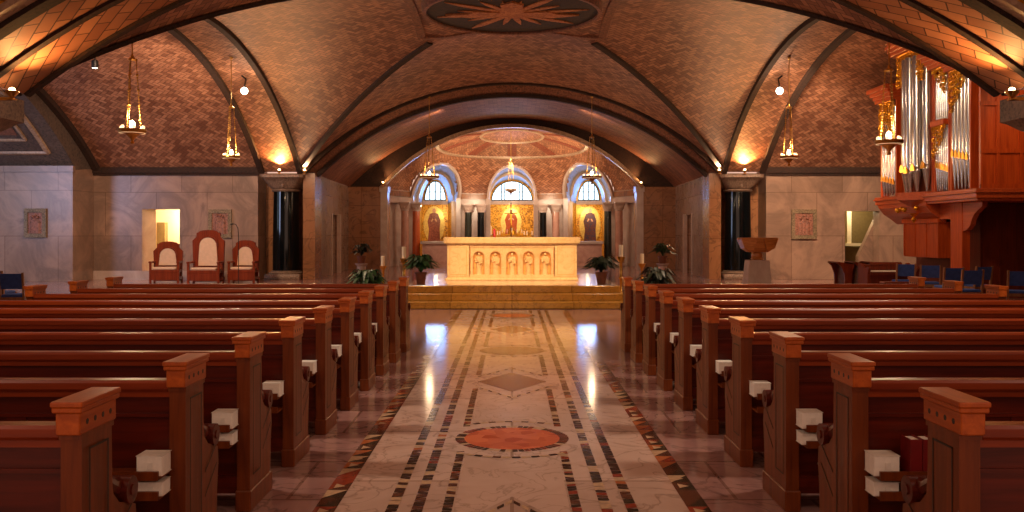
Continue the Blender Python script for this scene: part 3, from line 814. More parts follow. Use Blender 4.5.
# ---- hanging sanctuary lamps
def hang_lamp(label, loc, length, r=.25, group=None, p=90):
    """origin at the hook; hangs `length` down to the ring"""
    t = thing('hanging_lamp', label, 'lamp', loc, 0, group)
    cl = min(1.45, length*.62); zt = -(length-cl)
    b = MB(); b.tube([(0,0,0),(0,0,zt)], .012, 6); b.lathe([(.05,zt-.1),(.09,zt-.08),(.03,zt-.02),(.02,zt+.03)], n=12); b.lathe([(.05,0),(.04,-.05),(.01,-.07)], n=10); b.build('rod', m_brass, t, smooth=True)
    n = 6
    for k in range(3):
        a = 2*pi*(k+.25)/3; b = MB()
        p0 = Vector((cos(a)*.07, sin(a)*.07, zt-.08)); p1 = Vector((cos(a)*r*.62, sin(a)*r*.62, -length-.02))
        b.tube([p0, p1], .006, 5); q = int(cl/.06)
        for i in range(q+1):
            c = p0+(p1-p0)*(i/q); pass
            b.ball(c, .019 if i % 5 else .03, 6, 4)
        b.build('chain', m_brass, t, smooth=True)
    b = MB(); z = -length
    b.lathe([(r,z+.035),(r*1.04,z),(r*.95,z-.04),(r*.55,z-.06),(r*.5,z-.03),(r*.9,z+.0),(r*.93,z+.035)], n=28, caps=False)
    b.lathe([(.03,z-.25),(.045,z-.23),(.02,z-.19),(.05,z-.14),(.11,z-.09),(r*.55,z-.06)], n=16)
    b.build('ring', m_brass, t, smooth=True)
    b = MB()
    for k in range(6):
        a = 2*pi*k/6; b.lathe([(.025,z+.03),(.035,z+.07),(.02,z+.10)], (cos(a)*r*.82, sin(a)*r*.82), 8)
    b.lathe([(r*.93,z+.01),(r*.97,z-.015),(r*.9,z-.045)], n=24, caps=False)
    b.build('glass_cups', m_lamprim, t, smooth=True)
    b = MB(); b.ball((0,0,z+.12), .06, 10, 6, sc=(1,1,1.4)); b.build('bulb', m_bulb, t, smooth=True)
    light('POINT', 'hanging_lamp_glow', (0, 0, z+.28), p, WARM, .08, parent=t)
    return t
def vz(x, y): return SP+seg(y-YC, HYL, RY)
hang_lamp('hanging brass lamp nearest the camera on the left, in front of the left side vault', (-7.3, 17.3, vz(0,17.3)-.02), vz(0,17.3)-.02-Z(131,17.3), .26)
hang_lamp('farther hanging brass lamp on the left, above the tallest red armchair', (-7.8, 25, vz(0,25)-.02), vz(0,25)-.02-Z(157,25), .25)
hang_lamp('hanging brass lamp on the right in front of the organ pipes', (X(889,17.3), 17.3, vz(0,17.3)-.02), vz(0,17.3)-.02-Z(142,17.3), .26)
hang_lamp('farther hanging brass lamp on the right, left of the organ', (X(789,25), 25, vz(0,25)-.02), vz(0,25)-.02-Z(157,25), .25)
z31 = SP+seg(2.8, 7.2, 3.12)-.12
hang_lamp('hanging brass lamp over the left end of the altar', (-2.85, 31.0, z31), z31-Z(177,31), .34, p=28)
hang_lamp('hanging brass lamp over the right end of the altar', (2.75, 31.0, z31), z31-Z(177,31), .34, p=28)
hang_lamp('small dark hanging lamp straight over the middle of the altar, before the apse window', (-.05, 41.5, dome_z(0,41.5)-.02), dome_z(0,41.5)-.02-Z(190,41.5), .26, p=16)

# ---- ceiling medallion
t = thing('ceiling_medallion', 'round dark ceiling mosaic with a golden bird and rays above the aisle', 'mosaic', (0, YC, cz(0,YC)-.20))
b = MB(); b.lathe([(0,0),(2.12,0),(2.12,.16),(0,.16)], n=64, caps=False); b.build('mosaic_ground', m_blue, t)
b = MB(); b.loft([[((2.1+a)*cos(2*pi*k/64), (2.1+a)*sin(2*pi*k/64), z) for k in range(64)] for a, z in ((0,0),(0,-.05),(.09,-.06),(.13,.16))]); b.build('gilt_rim', m_ring, t, smooth=True)
b = MB(); rr = random.Random(5)
for k in range(16):                         # rays and feathers of a spread bird
    a = 2*pi*(k+.5)/16; l = (1.9 if k % 2 else 1.35) if abs(sin(a)) < .85 else 1.2
    da = .07; w = [(.35*cos(a-.25), .35*sin(a-.25)), (l*.75*cos(a-da), l*.75*sin(a-da)), (l*cos(a), l*sin(a)), (l*.7*cos(a+da), l*.7*sin(a+da)), (.35*cos(a+.25), .35*sin(a+.25))]
    b.prism(w[::-1] if False else w, 'z', -.02-.003*(k % 3), .0)
b.lathe([(0,-.03),(.42,-.03),(.42,0)], n=20, caps=False)
for s_ in (-1, 1): b.prism([(s_*.3,.15),(s_*1.0,.35),(s_*1.65,.1),(s_*1.1,-.02),(s_*.9,-.25),(s_*.3,-.2)][::s_], 'z', -.045, 0)
b.prism([(-.2,.1),(-.28,-.9),(0,-1.15),(.28,-.9),(.2,.1)][::-1], 'z', -.045, 0)
b.build('golden_bird', m_gilt2 if 'm_gilt2' in globals() else mosaic('bird_mosaic', [(150,84,42),(204,134,78)], 20, .8), t)
S_ = 2.46; zc = cz(0,YC)-.20; b = MB()
for q in range(4):
    sg = 1 if q % 2 else -1; pts = []
    for k in range(13):
        u = -S_+2*S_*k/12; x, y = (sg*S_, u) if q < 2 else (u, sg*S_); pts.append((x, y, cz(x, YC+y)-zc))
    b.sweep(pts, .26, .035, (1,0,0) if q < 2 else (0,1,0))
b.build('square_border', m_ring, t)

# ---- pews
L_ = 4.0
def make_pew(sx, label):
    t = thing('pew', label, 'pew', (0,0,0), 0, None)
    def bx(b, x0, x1, *a, **k):
        x0, x1 = sorted((sx*x0, sx*x1)); b.box(x0, x1, *a, **k)
    def end(x0):
        b = MB(); x1 = x0+.075
        xa, xb = sorted((sx*x0, sx*x1))
        po = [(0,.12),(.44,.12),(.45,.30),(.47,.42),(.46,.50),(.40,.525),(.31,.55),(.255,.60),(.245,.66),(.24,.88),(0,.88)]
        b.prism(po, 'x', xa, xb)
        b.box(xa-.008, xb+.008, -.012, .46, 0, .12, 0, .006)
        b.box(xa-.004, xb+.004, -.006, .25, .865, .885)
        e = b.build('end_panel', m_end, t)
        c = MB(); 
        for z0, z1, g in ((.885,.965,.006),(.965,.985,.016),(.985,1.005,.02)):
            c.box(xa-g, xb+g, -.02-g, .26+g, z0, z1, 0, .004)
        c.build('cap', m_cap_w, e)
        c = MB()
        for xs in (xa-.0065, xb+.0015):
            for k in range(4): 
                c.tube([(xs, .03+k*.062, .925), (xs+.005, .03+k*.062, .925)], .011, 8)
            for (y0,y1,z0,z1) in ((.045,.20,.82,.828),(.045,.20,.20,.208),(.045,.053,.2,.828),(.192,.2,.2,.828)): c.box(xs+.0045, xs+.0055, y0, y1, z0, z1)
            for k in range(2): c.hexa([(xs+.004,.25,.30+k*.12),(xs+.0055,.25,.30+k*.12),(xs+.0055,.42,.42+k*.10),(xs+.004,.42,.42+k*.10)], [(xs+.004,.25,.308+k*.12),(xs+.0055,.25,.308+k*.12),(xs+.0055,.42,.428+k*.10),(xs+.004,.42,.428+k*.10)])
        c.build('inlay', m_dark, e)
        c = MB(); c.tube([(xa-.012,.40,.575),(xb+.012,.40,.575)], .055, 16); c.tube([(xa-.018,.40,.575),(xb+.018,.40,.575)], .022, 10)
        c.tube([((xa+xb)/2,.26,.64),((xa+xb)/2,.33,.60),((xa+xb)/2,.40,.60)], [.03,.034,.03], 8)
        c.build('armrest_scroll', m_pew, e, smooth=True)
        return e
    end(0); end(L_-.075)
    b = MB(); bx(b, .07, L_-.07, .03, .055, .10, .86); bx(b, .07, L_-.07, .018, .03, .74, .757); bx(b, .07, L_-.07, .012, .03, .10, .20)
    for k in range(1, 5): bx(b, k*.8-.045, k*.8+.045, .022, .03, .2, .74)
    b.build('back_panel', m_pew, t)
    b = MB(); bx(b, .07, L_-.07, -.005, .085, .862, .915, 0, .012); bx(b, .07, L_-.07, .01, .075, .835, .862); b.build('top_rail', m_rail, t)
    b = MB(); bx(b, .07, L_-.07, .055, .46, .41, .45, 0, .012); bx(b, .07, L_-.07, .06, .09, .12, .41); b.build('seat', m_pew, t)
    b = MB(); bx(b, .075, L_-.075, -.135, .03, .485, .50); bx(b, .075, L_-.075, -.14, -.125, .485, .525); bx(b, .075, L_-.075, -.135, .03, .395, .408); bx(b, .075, L_-.075, -.14, -.125, .395, .435)
    for k in range(1, 6): bx(b, .08+k*.765, .095+k*.765, -.135, .02, .395, .56 if False else .525)
    b.build('book_rack', m_end, t)
    b = MB(); bx(b, .14, L_-.14, -.46, -.30, .13, .19, 0, .015); k = b.build('kneeler', m_kneel, t)
    b = MB(); bx(b, .12, L_-.12, -.46, -.30, .10, .13)
    for xx in (.2, 1.4, 2.6, 3.8):
        x_ = sx*xx; b.tube([(x_,-.30,.115),(x_,-.12,.22),(x_,.03,.27)], .012, 6); b.tube([(x_,-.40,.11),(x_,-.42,.0)], .012, 6)
    b.build('kneeler_frame', m_steel, k)
    return t
PW0, PSP = 3.20, .985
def make_missal(label):
    t = thing('missal', label, 'book')
    b = MB(); b.box(0, .115, 0, .11, .002, .088, 0, .003); b.build('pages', m_paper, t)
    b = MB(); b.box(-.002, .118, -.002, .112, 0, .003); b.box(-.002, .118, -.002, .112, .088, .091); b.box(.05, .075, -.0035, -.0005, .03, .06); b.build('cover', m_paper if False else plain('grey_cover', (236,228,216), .6), t)
    return t
for sx in (-1, 1):
    s = SIDE[sx]; proto = None; mproto = None
    for k in range(10):
        o_ = ORD[9-k]
        lb = 'reddish wooden pew %s of the aisle, %s row from the altar steps' % (s, o_) if k not in (0,) else 'nearest wooden pew on the %s of the aisle, tall end post at the bottom corner' % s
        if k == 9: lb = 'farthest wooden pew on the %s of the aisle, first before the altar steps' % s
        loc = (1.59-.008*k if sx > 0 else -1.53+.012*k, PW0+k*PSP, 0)
        if proto is None: proto = make_pew(sx, lb); proto.location = loc; proto['group'] = 'pews on the %s of the aisle' % s
        else: dup(proto, loc, None, lb)
        if k >= 1 and k < 8:
            q = ((1.645-.008*k if sx > 0 else -1.71+.012*k), PW0+k*PSP-.118, .5015)
            lbm = 'white missal at the aisle end of the %s book rack, %s' % (s, 'nearest the camera' if k == 1 else '%s row from the altar' % o_)
            if mproto is None: mproto = make_missal(lbm); mproto.location = q; mproto['group'] = 'missals in the %s book racks' % s
            else: dup(mproto, q, None, lbm)
            q2 = (q[0]+sx*.0+.0, q[1]+.005, .4095)
            if k <= 2:
                dup(mproto, q2, None, lbm.replace('white missal at the aisle end', 'lower white missal under another'), None, (1, .9, .68 if False else .7))
# second white missal and red hymnal in the near right rack
if 0: dup(mproto, (1.705, PW0+PSP-.118, .5015), None, 'second white missal touching the first in the nearest right book rack', 'missals in the right book racks', (.9,1,.94))
def redbook(x, label, h=.165):
    t = thing('hymnal', label, 'book', (x, PW0+PSP-.115, .5015))
    b = MB(); b.box(0, .004, 0, .1, 0, h); b.box(.051, .055, 0, .1, 0, h); b.box(0, .055, -.004, 0, 0, h, 0, .0018); b.build('cover', m_redbook, t)
    b = MB(); b.box(.004, .051, 0, .094, .004, h-.006); b.build('pages', m_paper, t)
redbook(1.80, 'red hymnal in the nearest right book rack, closer to the missals'); redbook(1.858, 'red hymnal in the nearest right book rack, farther from the missals')

# ---- altar platform
def stepbox(b, hw, y0, y1, z0, z1): b.box(-hw, hw, y0, y1, z0, z1, 0, .012)
t = thing('altar_platform', 'three yellow marble steps carrying the altar', 'platform', (0, 18.9, 0))
b = MB(); stepbox(b, 2.60, 0, 7.2, .006, .15); b.build('step', m_step, t)
b = MB(); stepbox(b, 2.47, .35, 6.9, .15, .30); b.build('step', m_step, t)
b = MB(); stepbox(b, 2.35, .70, 6.6, .30, .45); b.build('step', m_step, t)
b = MB(); b.box(-2.3, 2.3, .76, 6.5, .451, .456); b.build('platform_paving', m_white, t)
# ---- altar
def arcade_plate(b, cx0, pitch, nb, z0, zs, z1, y0, y1, r, m=0, n=12):
    """plate with nb round arched openings"""
    for k in range(nb):
        c = cx0+k*pitch; l, rr_ = c-pitch/2, c+pitch/2
        b.box(l, c-r, y0, y1, z0, zs, m); b.box(c+r, rr_, y0, y1, z0, zs, m)
        for j in range(n):
            a0, a1 = pi-pi*j/n, pi-pi*(j+1)/n
            def top(a):
                x = c+r*cos(a); return (l+(rr_-l)*((c+r*cos(a))-(c-r))/(2*r), z1)
            p0, p1 = (c+r*cos(a0), zs+r*sin(a0)), (c+r*cos(a1), zs+r*sin(a1)); t0, t1 = top(a0), top(a1)
            if j == 0: t0 = (l, z1); b.prism([p0, t0, (l, zs)][::-1], 'y', y0, y1, m)
            if j == n-1: t1 = (rr_, z1); b.prism([p1, (rr_, zs), t1][::-1], 'y', y0, y1, m)
            b.prism([p0, p1, t1, t0], 'y', y0, y1, m)
AY = 21.6
t = thing('altar', 'long carved cream stone altar with five arched saints', 'altar', (0, AY, .457))
b = MB(); b.box(-1.60, 1.60, 0, .95, 0, .055, 0, .01); b.box(-1.56, 1.56, .05, .90, .055, .09); b.build('plinth', m_altar, t)
b = MB(); b.box(-1.55, 1.55, .155, .90, .09, .86); b.build('core', m_altard, t)
b = MB(); arcade_plate(b, -.80, .40, 5, .13, .56, .80, .08, .20, .14); b.box(-1.02, 1.02, .06, .2, .09, .14); b.box(-1.02, 1.02, .06, .2, .795, .86)
for k in range(5):
    c = -.80+.4*k
    b.sweep([(c+.155*cos(pi-pi*j/14), .075, .56+.155*sin(pi-pi*j/14)) for j in range(15)], .02, .014, (0,1,0))
    b.box(c-.165, c-.14, .07, .1, .14, .57); b.box(c+.14, c+.165, .07, .1, .14, .57)
b.build('arcade_panel', m_altar, t)
for k in range(5):
    c = -.80+.4*k; b = MB()
    b.lathe([(.085,.135),(.07,.18),(.062,.3),(.07,.42),(.088,.52),(.075,.565),(.03,.585)], (c, .15), 14, sy=.6)
    b.ball((c, .13, .628), .036, 12, 8, sc=(.9,1,1.15)); b.lathe([(.058,.60),(.06,.63),(.055,.66)], (c, .17), 14, sy=.25)
    b.tube([(c-.08,.13,.53),(c-.07,.10,.44),(c-.005,.08,.47)], [.025,.022,.016], 8); b.tube([(c+.08,.13,.53),(c+.07,.10,.42),(c+.01,.08,.40)], [.025,.022,.016], 8)
    if k % 2: b.box(c+.0, c+.045, .07, .085, .40, .47)
    b.build('saint_relief', m_altar, t, smooth=True)
b = MB()
for s_ in (-1, 1):
    x0, x1 = sorted((s_*1.03, s_*1.56)); b = MB(); b.box(x0, x1, .04, .9, .09, .86, 0, .008); b.build('end_block', m_altar, t)
b = MB()
for s_ in (-1, 1):
    for (p, q, r_, v) in ((1.09, 1.50, .14, .15), (1.09, 1.50, .80, .81), (1.09, 1.10, .14, .81), (1.49, 1.50, .14, .81)):
        x0, x1 = sorted((s_*p, s_*q)); b.box(x0, x1, .034, .042, r_, v)
b.build('panel_frame', m_altard, t)
b = MB(); b.box(-1.58, 1.58, .02, .93, .86, .89); b.box(-1.64, 1.64, -.04, .99, .89, 1.04, 0, .02); b.build('mensa', m_altar, t)
# ---- credence altars of the side chapels, and rear altar
for sx in (-1, 1):
    t = thing('side_altar', 'small stone altar seen past the %s end of the main altar' % SIDE[sx], 'altar', (sx*3.72, 44.1, 0))
    b = MB(); b.box(-.74, .74, -.35, .5, 1.06, 1.2, 0, .015); b.build('slab', m_jamb, t)
    b = MB(); b.box(-.66, .66, -.25, .45, 0, 1.06); b.box(-.5, .5, -.28, -.25, .2, .95); b.build('block', m_pinkm, t)
t = thing('rear_altar', 'stone altar of the central apse niche behind the main altar', 'altar', (0, 46.2, 0))
b = MB(); b.box(-1.15, 1.15, -.4, .45, 1.06, 1.2, 0, .015); b.build('slab', m_jamb, t)
b = MB(); b.box(-1.0, 1.0, -.3, .4, 0, 1.06); b.build('block', m_pinkm, t)
# tabernacle and candelabra, crucifix on the rear altar
t = thing('tabernacle', 'low gilded tabernacle in the centre of the rear altar', 'tabernacle', (0, 46.4, 1.201))
b = MB(); b.box(-.62, .62, -.16, .22, 0, .34, 0, .02); b.lathe([(.22,.34),(.2,.5),(.1,.66),(.03,.74)], (0,.03), 16); b.build('shrine', m_gilt, t, smooth=False)
b = MB(); b.box(-.2, .2, -.18, -.16, .05, .3); b.build('door', m_brass, t)
t = thing('crucifix', 'dark standing crucifix on the rear altar, before the golden niche', 'crucifix', (-.05, 46.13, 1.201))
b = MB(); b.lathe([(.12,0),(.1,.03),(.03,.08),(.02,.2)], n=12); b.build('foot', m_gilt, t, smooth=True)
b = MB(); b.box(-.025, .025, -.015, .015, .15, 1.95); b.box(-.33, .33, -.015, .015, 1.38, 1.43); b.build('cross', m_iron, t)
b = MB(); b.tube([(0,-.04,1.0),(0,-.04,1.18),(0,-.04,1.36)], [.03,.045,.05], 8); b.ball((0,-.05,1.46), .045, 10, 6); b.tube([(-.28,-.03,1.42),(0,-.04,1.36),(.28,-.03,1.42)], .018, 6); b.tube([(0,-.04,1.0),(.02,-.06,.85),(0,-.03,.68)], [.03,.025,.018], 8); b.build('corpus', m_gilt, t, smooth=True)
def candlestick(name, label, loc, h, ch, group=None, cr=.03, mc=None, base=.11, p=0):
    t = thing(name, label, 'candlestick', loc, 0, group)
    b = MB(); b.lathe([(base,0),(base*.95,.02),(base*.35,.06*h+.03),(base*.2,.12*h+.02),(base*.35,.2*h),(base*.16,.25*h),(base*.2,.5*h),(base*.36,.54*h),(base*.18,.58*h),(base*.2,.85*h),(base*.45,.93*h),(base*.6,h),(cr*.5,h)], n=12); b.build('stand', m_brass, t, smooth=True)
    b = MB(); b.lathe([(cr,h),(cr,h+ch),(cr*.6,h+ch+.005)], n=12); c = b.build('candle', mc or m_wax, t, smooth=True)
    return t
for k in range(6):
    x = (-1.06,-.74,-.62,.62,.76,1.02)[k]
    candlestick('altar_candlestick', 'brass candlestick on the rear altar, %s from the left' % ORD[k], (x, 45.92, 1.201), .30, .20 if k else .45, 'candlesticks on the rear altar', .022, None, .055)
t = thing('votive_candle', 'tall red glass candle left on the rear altar', 'candle', (-.90, 45.92, 1.201))
b = MB(); b.lathe([(.07,0),(.07,.55),(.05,.6),(.05,.62)], n=12); b.build('glass', m_redwax, t, smooth=True)
# branching candelabrum before the tabernacle
t = thing('candelabrum', 'wide brass candelabrum with curved arms in front of the tabernacle', 'candlestick', (.0, 45.88, 1.201))
b = MB(); b.lathe([(.1,0),(.04,.06),(.025,.2),(.04,.3),(.02,.5)], n=10)
for s_ in (-1, 1):
    for r_ in (.25, .5): b.tube([(0,0,.24),(s_*r_*.5,0,.17),(s_*r_*.95,0,.27),(s_*r_,0,.4)], .014, 6); b.lathe([(.035,.40),(.02,.42)], (s_*r_, 0), 8)
b.build('arms', m_brass, t, smooth=True)
b = MB()
for x_ in (-.5,-.25,0,.25,.5): b.lathe([(.014,.42 if x_ else .5),(.014,.58 if x_ else .66)], (x_, 0), 8)
b.build('candles', m_wax, t)
# mosaics with figures in the niches
def figure_mosaic(label, loc, h, robe, halo=True, wide=1.0, mand=False, mg=None):
    t = thing('wall_mosaic', label, 'mosaic', loc)
    w = h*.17*wide
    if mand:
        b = MB(); b.prism([(w*1.9*cos(2*pi*k/28), h*.5+h*.56*sin(2*pi*k/28)) for k in range(28)], 'y', -.02, 0); b.build('mandorla', m_halo, t)
    b = MB(); b.prism([(-w*1.1,0),(w*1.1,0),(w*1.0,h*.35),(w*1.15,h*.62),(w*.75,h*.82),(w*.2,h*.86),(-w*.2,h*.86),(-w*.75,h*.82),(-w*1.15,h*.6),(-w*.9,h*.35)], 'y', -.045, 0); b.build('robe', robe, t)
    b = MB(); b.prism([(w*.62*cos(2*pi*k/20), h*.92+w*.62*sin(2*pi*k/20)) for k in range(20)], 'y', -.03, 0); b.build('halo', m_halo, t)
    b = MB(); b.prism([(w*.33*cos(2*pi*k/16), h*.92+w*.42*sin(2*pi*k/16)) for k in range(16)], 'y', -.06, -.03)
    for s_ in (-1, 1): b.prism([(s_*w*.35,h*.58),(s_*w*.55,h*.6),(s_*w*.3,h*.68),(s_*w*.1,h*.66)][::s_], 'y', -.055, -.045)
    b.build('skin', m_skin, t)
figure_mosaic('wall mosaic of a robed figure in pink and yellow in the left apse chapel', (-4.38, 50.59, 1.15), 1.85, m_robe, mand=True)
figure_mosaic('wall mosaic of a seated red robed figure with pale rays in the central niche', (-.05, 50.59, 1.5), 1.4, m_orange, wide=1.3, mand=True)
figure_mosaic('brightly lit wall mosaic of a red and blue robed figure in the right apse chapel', (4.38, 50.59, 1.15), 1.85, m_robe_b, mand=True)
light('SPOT', 'mosaic_spotlight', (4.2, 49.6, 3.1), 55, (1,.8,.5), .05, (4.5, 50.6, 2.6), 50, .8)

# ---- paschal candle stands
candlestick('floor_candlestick', 'tall floor candlestick with white candle left of the altar, nearer the altar', (X(404,20.6), 20.6, 0), 1.02, .26, None, .05, None, .17)
candlestick('floor_candlestick', 'tall floor candlestick with white candle left of the altar, farther out behind the plants', (X(383,22.5), 22.5, 0), .78, .24, None, .05, None, .17)
candlestick('floor_candlestick', 'tall floor candlestick with white candle right of the altar, nearer the altar', (X(621,20.6), 20.6, 0), 1.06, .26, None, .05, None, .17)
candlestick('floor_candlestick', 'tall floor candlestick with white candle right of the altar, farther out behind the plants', (X(642,22.5), 22.5, 0), .84, .24, None, .05, None, .17)
# ---- plants
def plant(label, loc, r, h, n, pot_r=.16, pot_h=.28, leaf=None, seed=1, wid=.055, stand=0, mstand=None):
    rr = random.Random(seed)
    t = thing('potted_plant', label, 'plant', loc)
    z0 = stand
    if stand:
        b = MB(); b.lathe([(.2,0),(.19,.04),(.14,.08),(.13,stand-.08),(.19,stand-.02),(.19,stand)], n=16); b.build('pedestal', mstand or m_jamb, t, smooth=True)
    b = MB(); b.lathe([(pot_r*.72,z0),(pot_r,z0+pot_h*.85),(pot_r*1.1,z0+pot_h*.86),(pot_r*1.1,z0+pot_h),(pot_r*.9,z0+pot_h),(pot_r*.85,z0+pot_h-.03),(0.001,z0+pot_h-.03)], n=18, caps=False); b.build('pot', m_pot, t, smooth=True)
    b = MB(); zb = z0+pot_h-.04
    for k in range(n):
        a = rr.uniform(0, 2*pi); rise = rr.uniform(.35, 1.0); reach = r*rr.uniform(.5, 1.05)*(1.25-.5*rise)
        pts = []
        for i in range(8):
            s_ = i/7; x_ = reach*s_**1.1; zz = h*rise*sin(min(1, s_*1.15)*pi*.62)*(1-.1*s_)-h*.38*max(0, s_-.55)
            pts.append(Vector((cos(a)*x_, sin(a)*x_, zb+zz+.02)))
        side = Vector((-sin(a), cos(a), 0)); rings = []
        for i, p in enumerate(pts):
            s_ = i/7; w = wid*(0.14 if s_ < .35 else sin(pi*min(1, (s_-.3)/.72))**.7+.02)*rr.uniform(.9,1.1)
            rings.append([p-side*w+Vector((0,0,w*.35)), p, p+side*w+Vector((0,0,w*.35)), p+Vector((0,0,.004))])
        b.loft(rings, True, True)
    b.build('foliage', leaf or m_leaf, t, smooth=True)
    return t
plant('leafy potted plant on the altar platform, left of the altar', (-2.06, 20.35, .457), .50, .46, 100, .13, .26, seed=3, wid=.042)
plant('leafy potted plant on the altar platform, right of the altar', (2.02, 20.35, .457), .52, .42, 110, .13, .26, leaf=m_leafd, seed=4, wid=.038)
plant('low spreading potted plant on the floor left of the platform', (-3.25, 20.2, 0), .62, .58, 100, leaf=m_leaf, seed=5, wid=.045)
plant('low spreading potted plant on the floor right of the platform', (3.3, 20.4, 0), .62, .62, 110, leaf=m_leafd, seed=6, wid=.04)
plant('small palm on a slim stand by the left chancel wall', (-4.35, 26.0, 0), .40, .42, 34, .13, .22, m_leafd, 7, .05, .72)
plant('small palm on a pale pedestal by the right chancel wall', (4.35, 26.0, 0), .42, .42, 40, .13, .22, m_leaf, 8, .05, .72, m_jamb)

# ---- presider chairs
def throne(label, loc, w, h, rz=0):
    t = thing('armchair', label, 'chair', loc, rz, 'upholstered red wooden armchairs')
    sh = .46; d = .6
    # back: stepped round headed frame, faces -y
    def outline(w_, h_, k=1.0):
        hw = w_/2; r_ = hw*.66; return [(-hw*.92,0.0),(hw*.92,0.0),(hw,h_-.34*w_),(hw*.80,h_-.24*w_),(hw*.74,h_-.20*w_),(hw*.74,h_-.09*w_),(hw*.66,h_-.09*w_)]+[(hw*.66*cos(a*pi/180), h_-.09*w_+.09*w_*sin(a*pi/180)) for a in (35,60,90,120,145)]+[(-hw*.66,h_-.09*w_),(-hw*.74,h_-.09*w_),(-hw*.74,h_-.20*w_),(-hw*.80,h_-.24*w_),(-hw,h_-.34*w_)]
    b = MB(); b.prism([(x, z+.05) for x, z in outline(w, h-.05)], 'y', d-.1, d-.02); f = b.build('back_frame', m_ch, t)
    b = MB(); pw = w*.265; zt = h-.20*w-.04
    b.prism([(-pw*1.15,sh+.1),(pw*1.15,sh+.1),(pw,zt-pw)]+[(pw*cos(k*pi/12), zt-pw+pw*sin(k*pi/12)) for k in range(1,12)]+[(-pw,zt-pw)], 'y', d-.15, d-.09); b.build('back_cushion', m_cream, t)
    b = MB(); b.sweep([(pw*1.12*cos(k*pi/14), d-.13, zt-pw+pw*1.12*sin(k*pi/14)) for k in range(15)], .05, .02, (0,1,0)); b.build('back_moulding', m_ch, f)
    b = MB(); b.box(-w*.46, w*.46, -.02, d-.1, sh-.12, sh-.03, 0, .01); b.box(-w*.46, w*.46, -.01, .03, .1, sh-.1); b.build('seat_frame', m_ch, t)
    b = MB(); b.box(-w*.40, w*.40, -.01, d-.11, sh-.03, sh+.05, 0, .03); b.build('seat_cushion', m_cream, t)
    for s_ in (-1, 1):
        x0, x1 = sorted((s_*w*.5, s_*(w*.5-.07)))
        b = MB(); b.box(x0, x1, 0, .07, 0, sh+.2, 0, .008); b.box(x0-.01, x1+.01, -.03, d-.08, sh+.18, sh+.24, 0, .012); b.box(x0+.01, x1-.01, .07, d-.08, .12, .2); b.build('arm', m_ch, t)
        b = MB(); b.box(x0, x1, d-.1, d-.03, 0, .2, 0, .008); b.build('leg', m_ch, t)
    return t
throne('shorter red wooden armchair with cream upholstery, left of the tallest one', (X(164,28.6), 28.6, 0), .92, 1.33, .12)
throne('tallest red wooden armchair with cream upholstery, in the middle of three', (X(203,28.2), 28.2, 0), 1.02, 1.70)
throne('shorter red wooden armchair with cream upholstery, behind the microphone stand', (X(241,28.6), 28.6, 0), .86, 1.37)
t = thing('microphone_stand', 'thin black gooseneck microphone stand before the right red armchair', 'microphone', (X(238.5,27.4), 27.4, 0))
b = MB(); b.lathe([(.14,0),(.13,.02),(.02,.03)], n=14); b.tube([(0,0,.02),(0,0,1.55),(-.02,0,1.75),(-.08,0,1.86),(-.16,0,1.88)], .011, 6); b.build('stand', m_iron, t, smooth=True)
b = MB(); b.tube([(-.16,0,1.88),(-.24,0,1.86)], [.02,.026], 8); b.build('microphone', m_iron, t, smooth=True)

# ---- reading stand on stone pedestal
t = thing('lectern', 'carved brown wooden lectern on a tapered stone pedestal', 'lectern', (X(757,25.5), 25.5, 0))
b = MB(); 
def sqr(w, d, z): return [(-w,-d,z),(w,-d,z),(w,d,z),(-w,d,z)]
b.loft([sqr(.36,.3,0), sqr(.28,.26,.82), sqr(.26,.24,.84)], True, True); b.build('pedestal', m_jamb, t)
b = MB(); b.ball((0,0,.96), .16, 14, 8, sc=(1,1,.9)); b.loft([sqr(.12,.12,.84), sqr(.16,.14,.88)], True, True); b.build('neck', m_stonewood, t, smooth=True)
b = MB(); b.loft([sqr(.26,.18,1.06), sqr(.40,.26,1.16), sqr(.50,.30,1.42), sqr(.47,.30,1.47)], True, True)
for s_ in (-1, 1): b.loft([[(s_*.2,-.33,1.08),(s_*.42,-.30,1.16),(s_*.52,-.33,1.46),(s_*.1,-.42,1.40)], [(s_*.2,-.2,1.08),(s_*.42,-.2,1.16),(s_*.52,-.2,1.46),(s_*.1,-.2,1.40)]], True, True)
b.build('desk', m_stonewood, t)

# ---- wall reliefs (stations)
def station(label, x0, x1, z0, z1, Y):
    t = thing('wall_relief', label, 'relief', ((x0+x1)/2, Y, (z0+z1)/2)); w, h = (x1-x0)/2, (z1-z0)/2
    b = MB()
    for a in ((-w,w,-h,-h+.13),(-w,w,h-.13,h),(-w,-w+.12,-h+.13,h-.13),(w-.12,w,-h+.13,h-.13)): b.box(a[0], a[1], -.07, 0, a[2], a[3])
    b.build('frame', m_relief2, t)
    b = MB(); b.box(-w+.1, w-.1, -.03, 0, -h+.1, h-.1); b.build('panel', m_relief, t)
    b = MB(); rq = random.Random(int(abs(x0)*10))
    for k in range(3):
        c = (-.5+k*.5)*(w-.2); hh = h*rq.uniform(.9, 1.2)
        b.lathe([(.1,-h+.14),(.08,-h+.14+hh*.5),(.10,-h+.14+hh*.8),(.03,-h+.16+hh*.92)], (c, -.03), 10, sy=.5); b.ball((c,-.05,-h+.2+hh), .05, 8, 6)
    b.build('figures', m_relief, t, smooth=True)
station('small framed relief of figures on the far left pier wall', X(25,29.5), X(47,29.5), Z(237.5,29.5), Z(208.5,29.5), 29.49)
station('framed relief on the left wall between the bright doorway and the black column', X(209,31), X(232,31), Z(238,31), Z(209.5,31), 30.99)
station('framed reddish relief of figures on the right wall near the organ', X(791,31), X(816,31), Z(239,31), Z(209.5,31), 30.99)

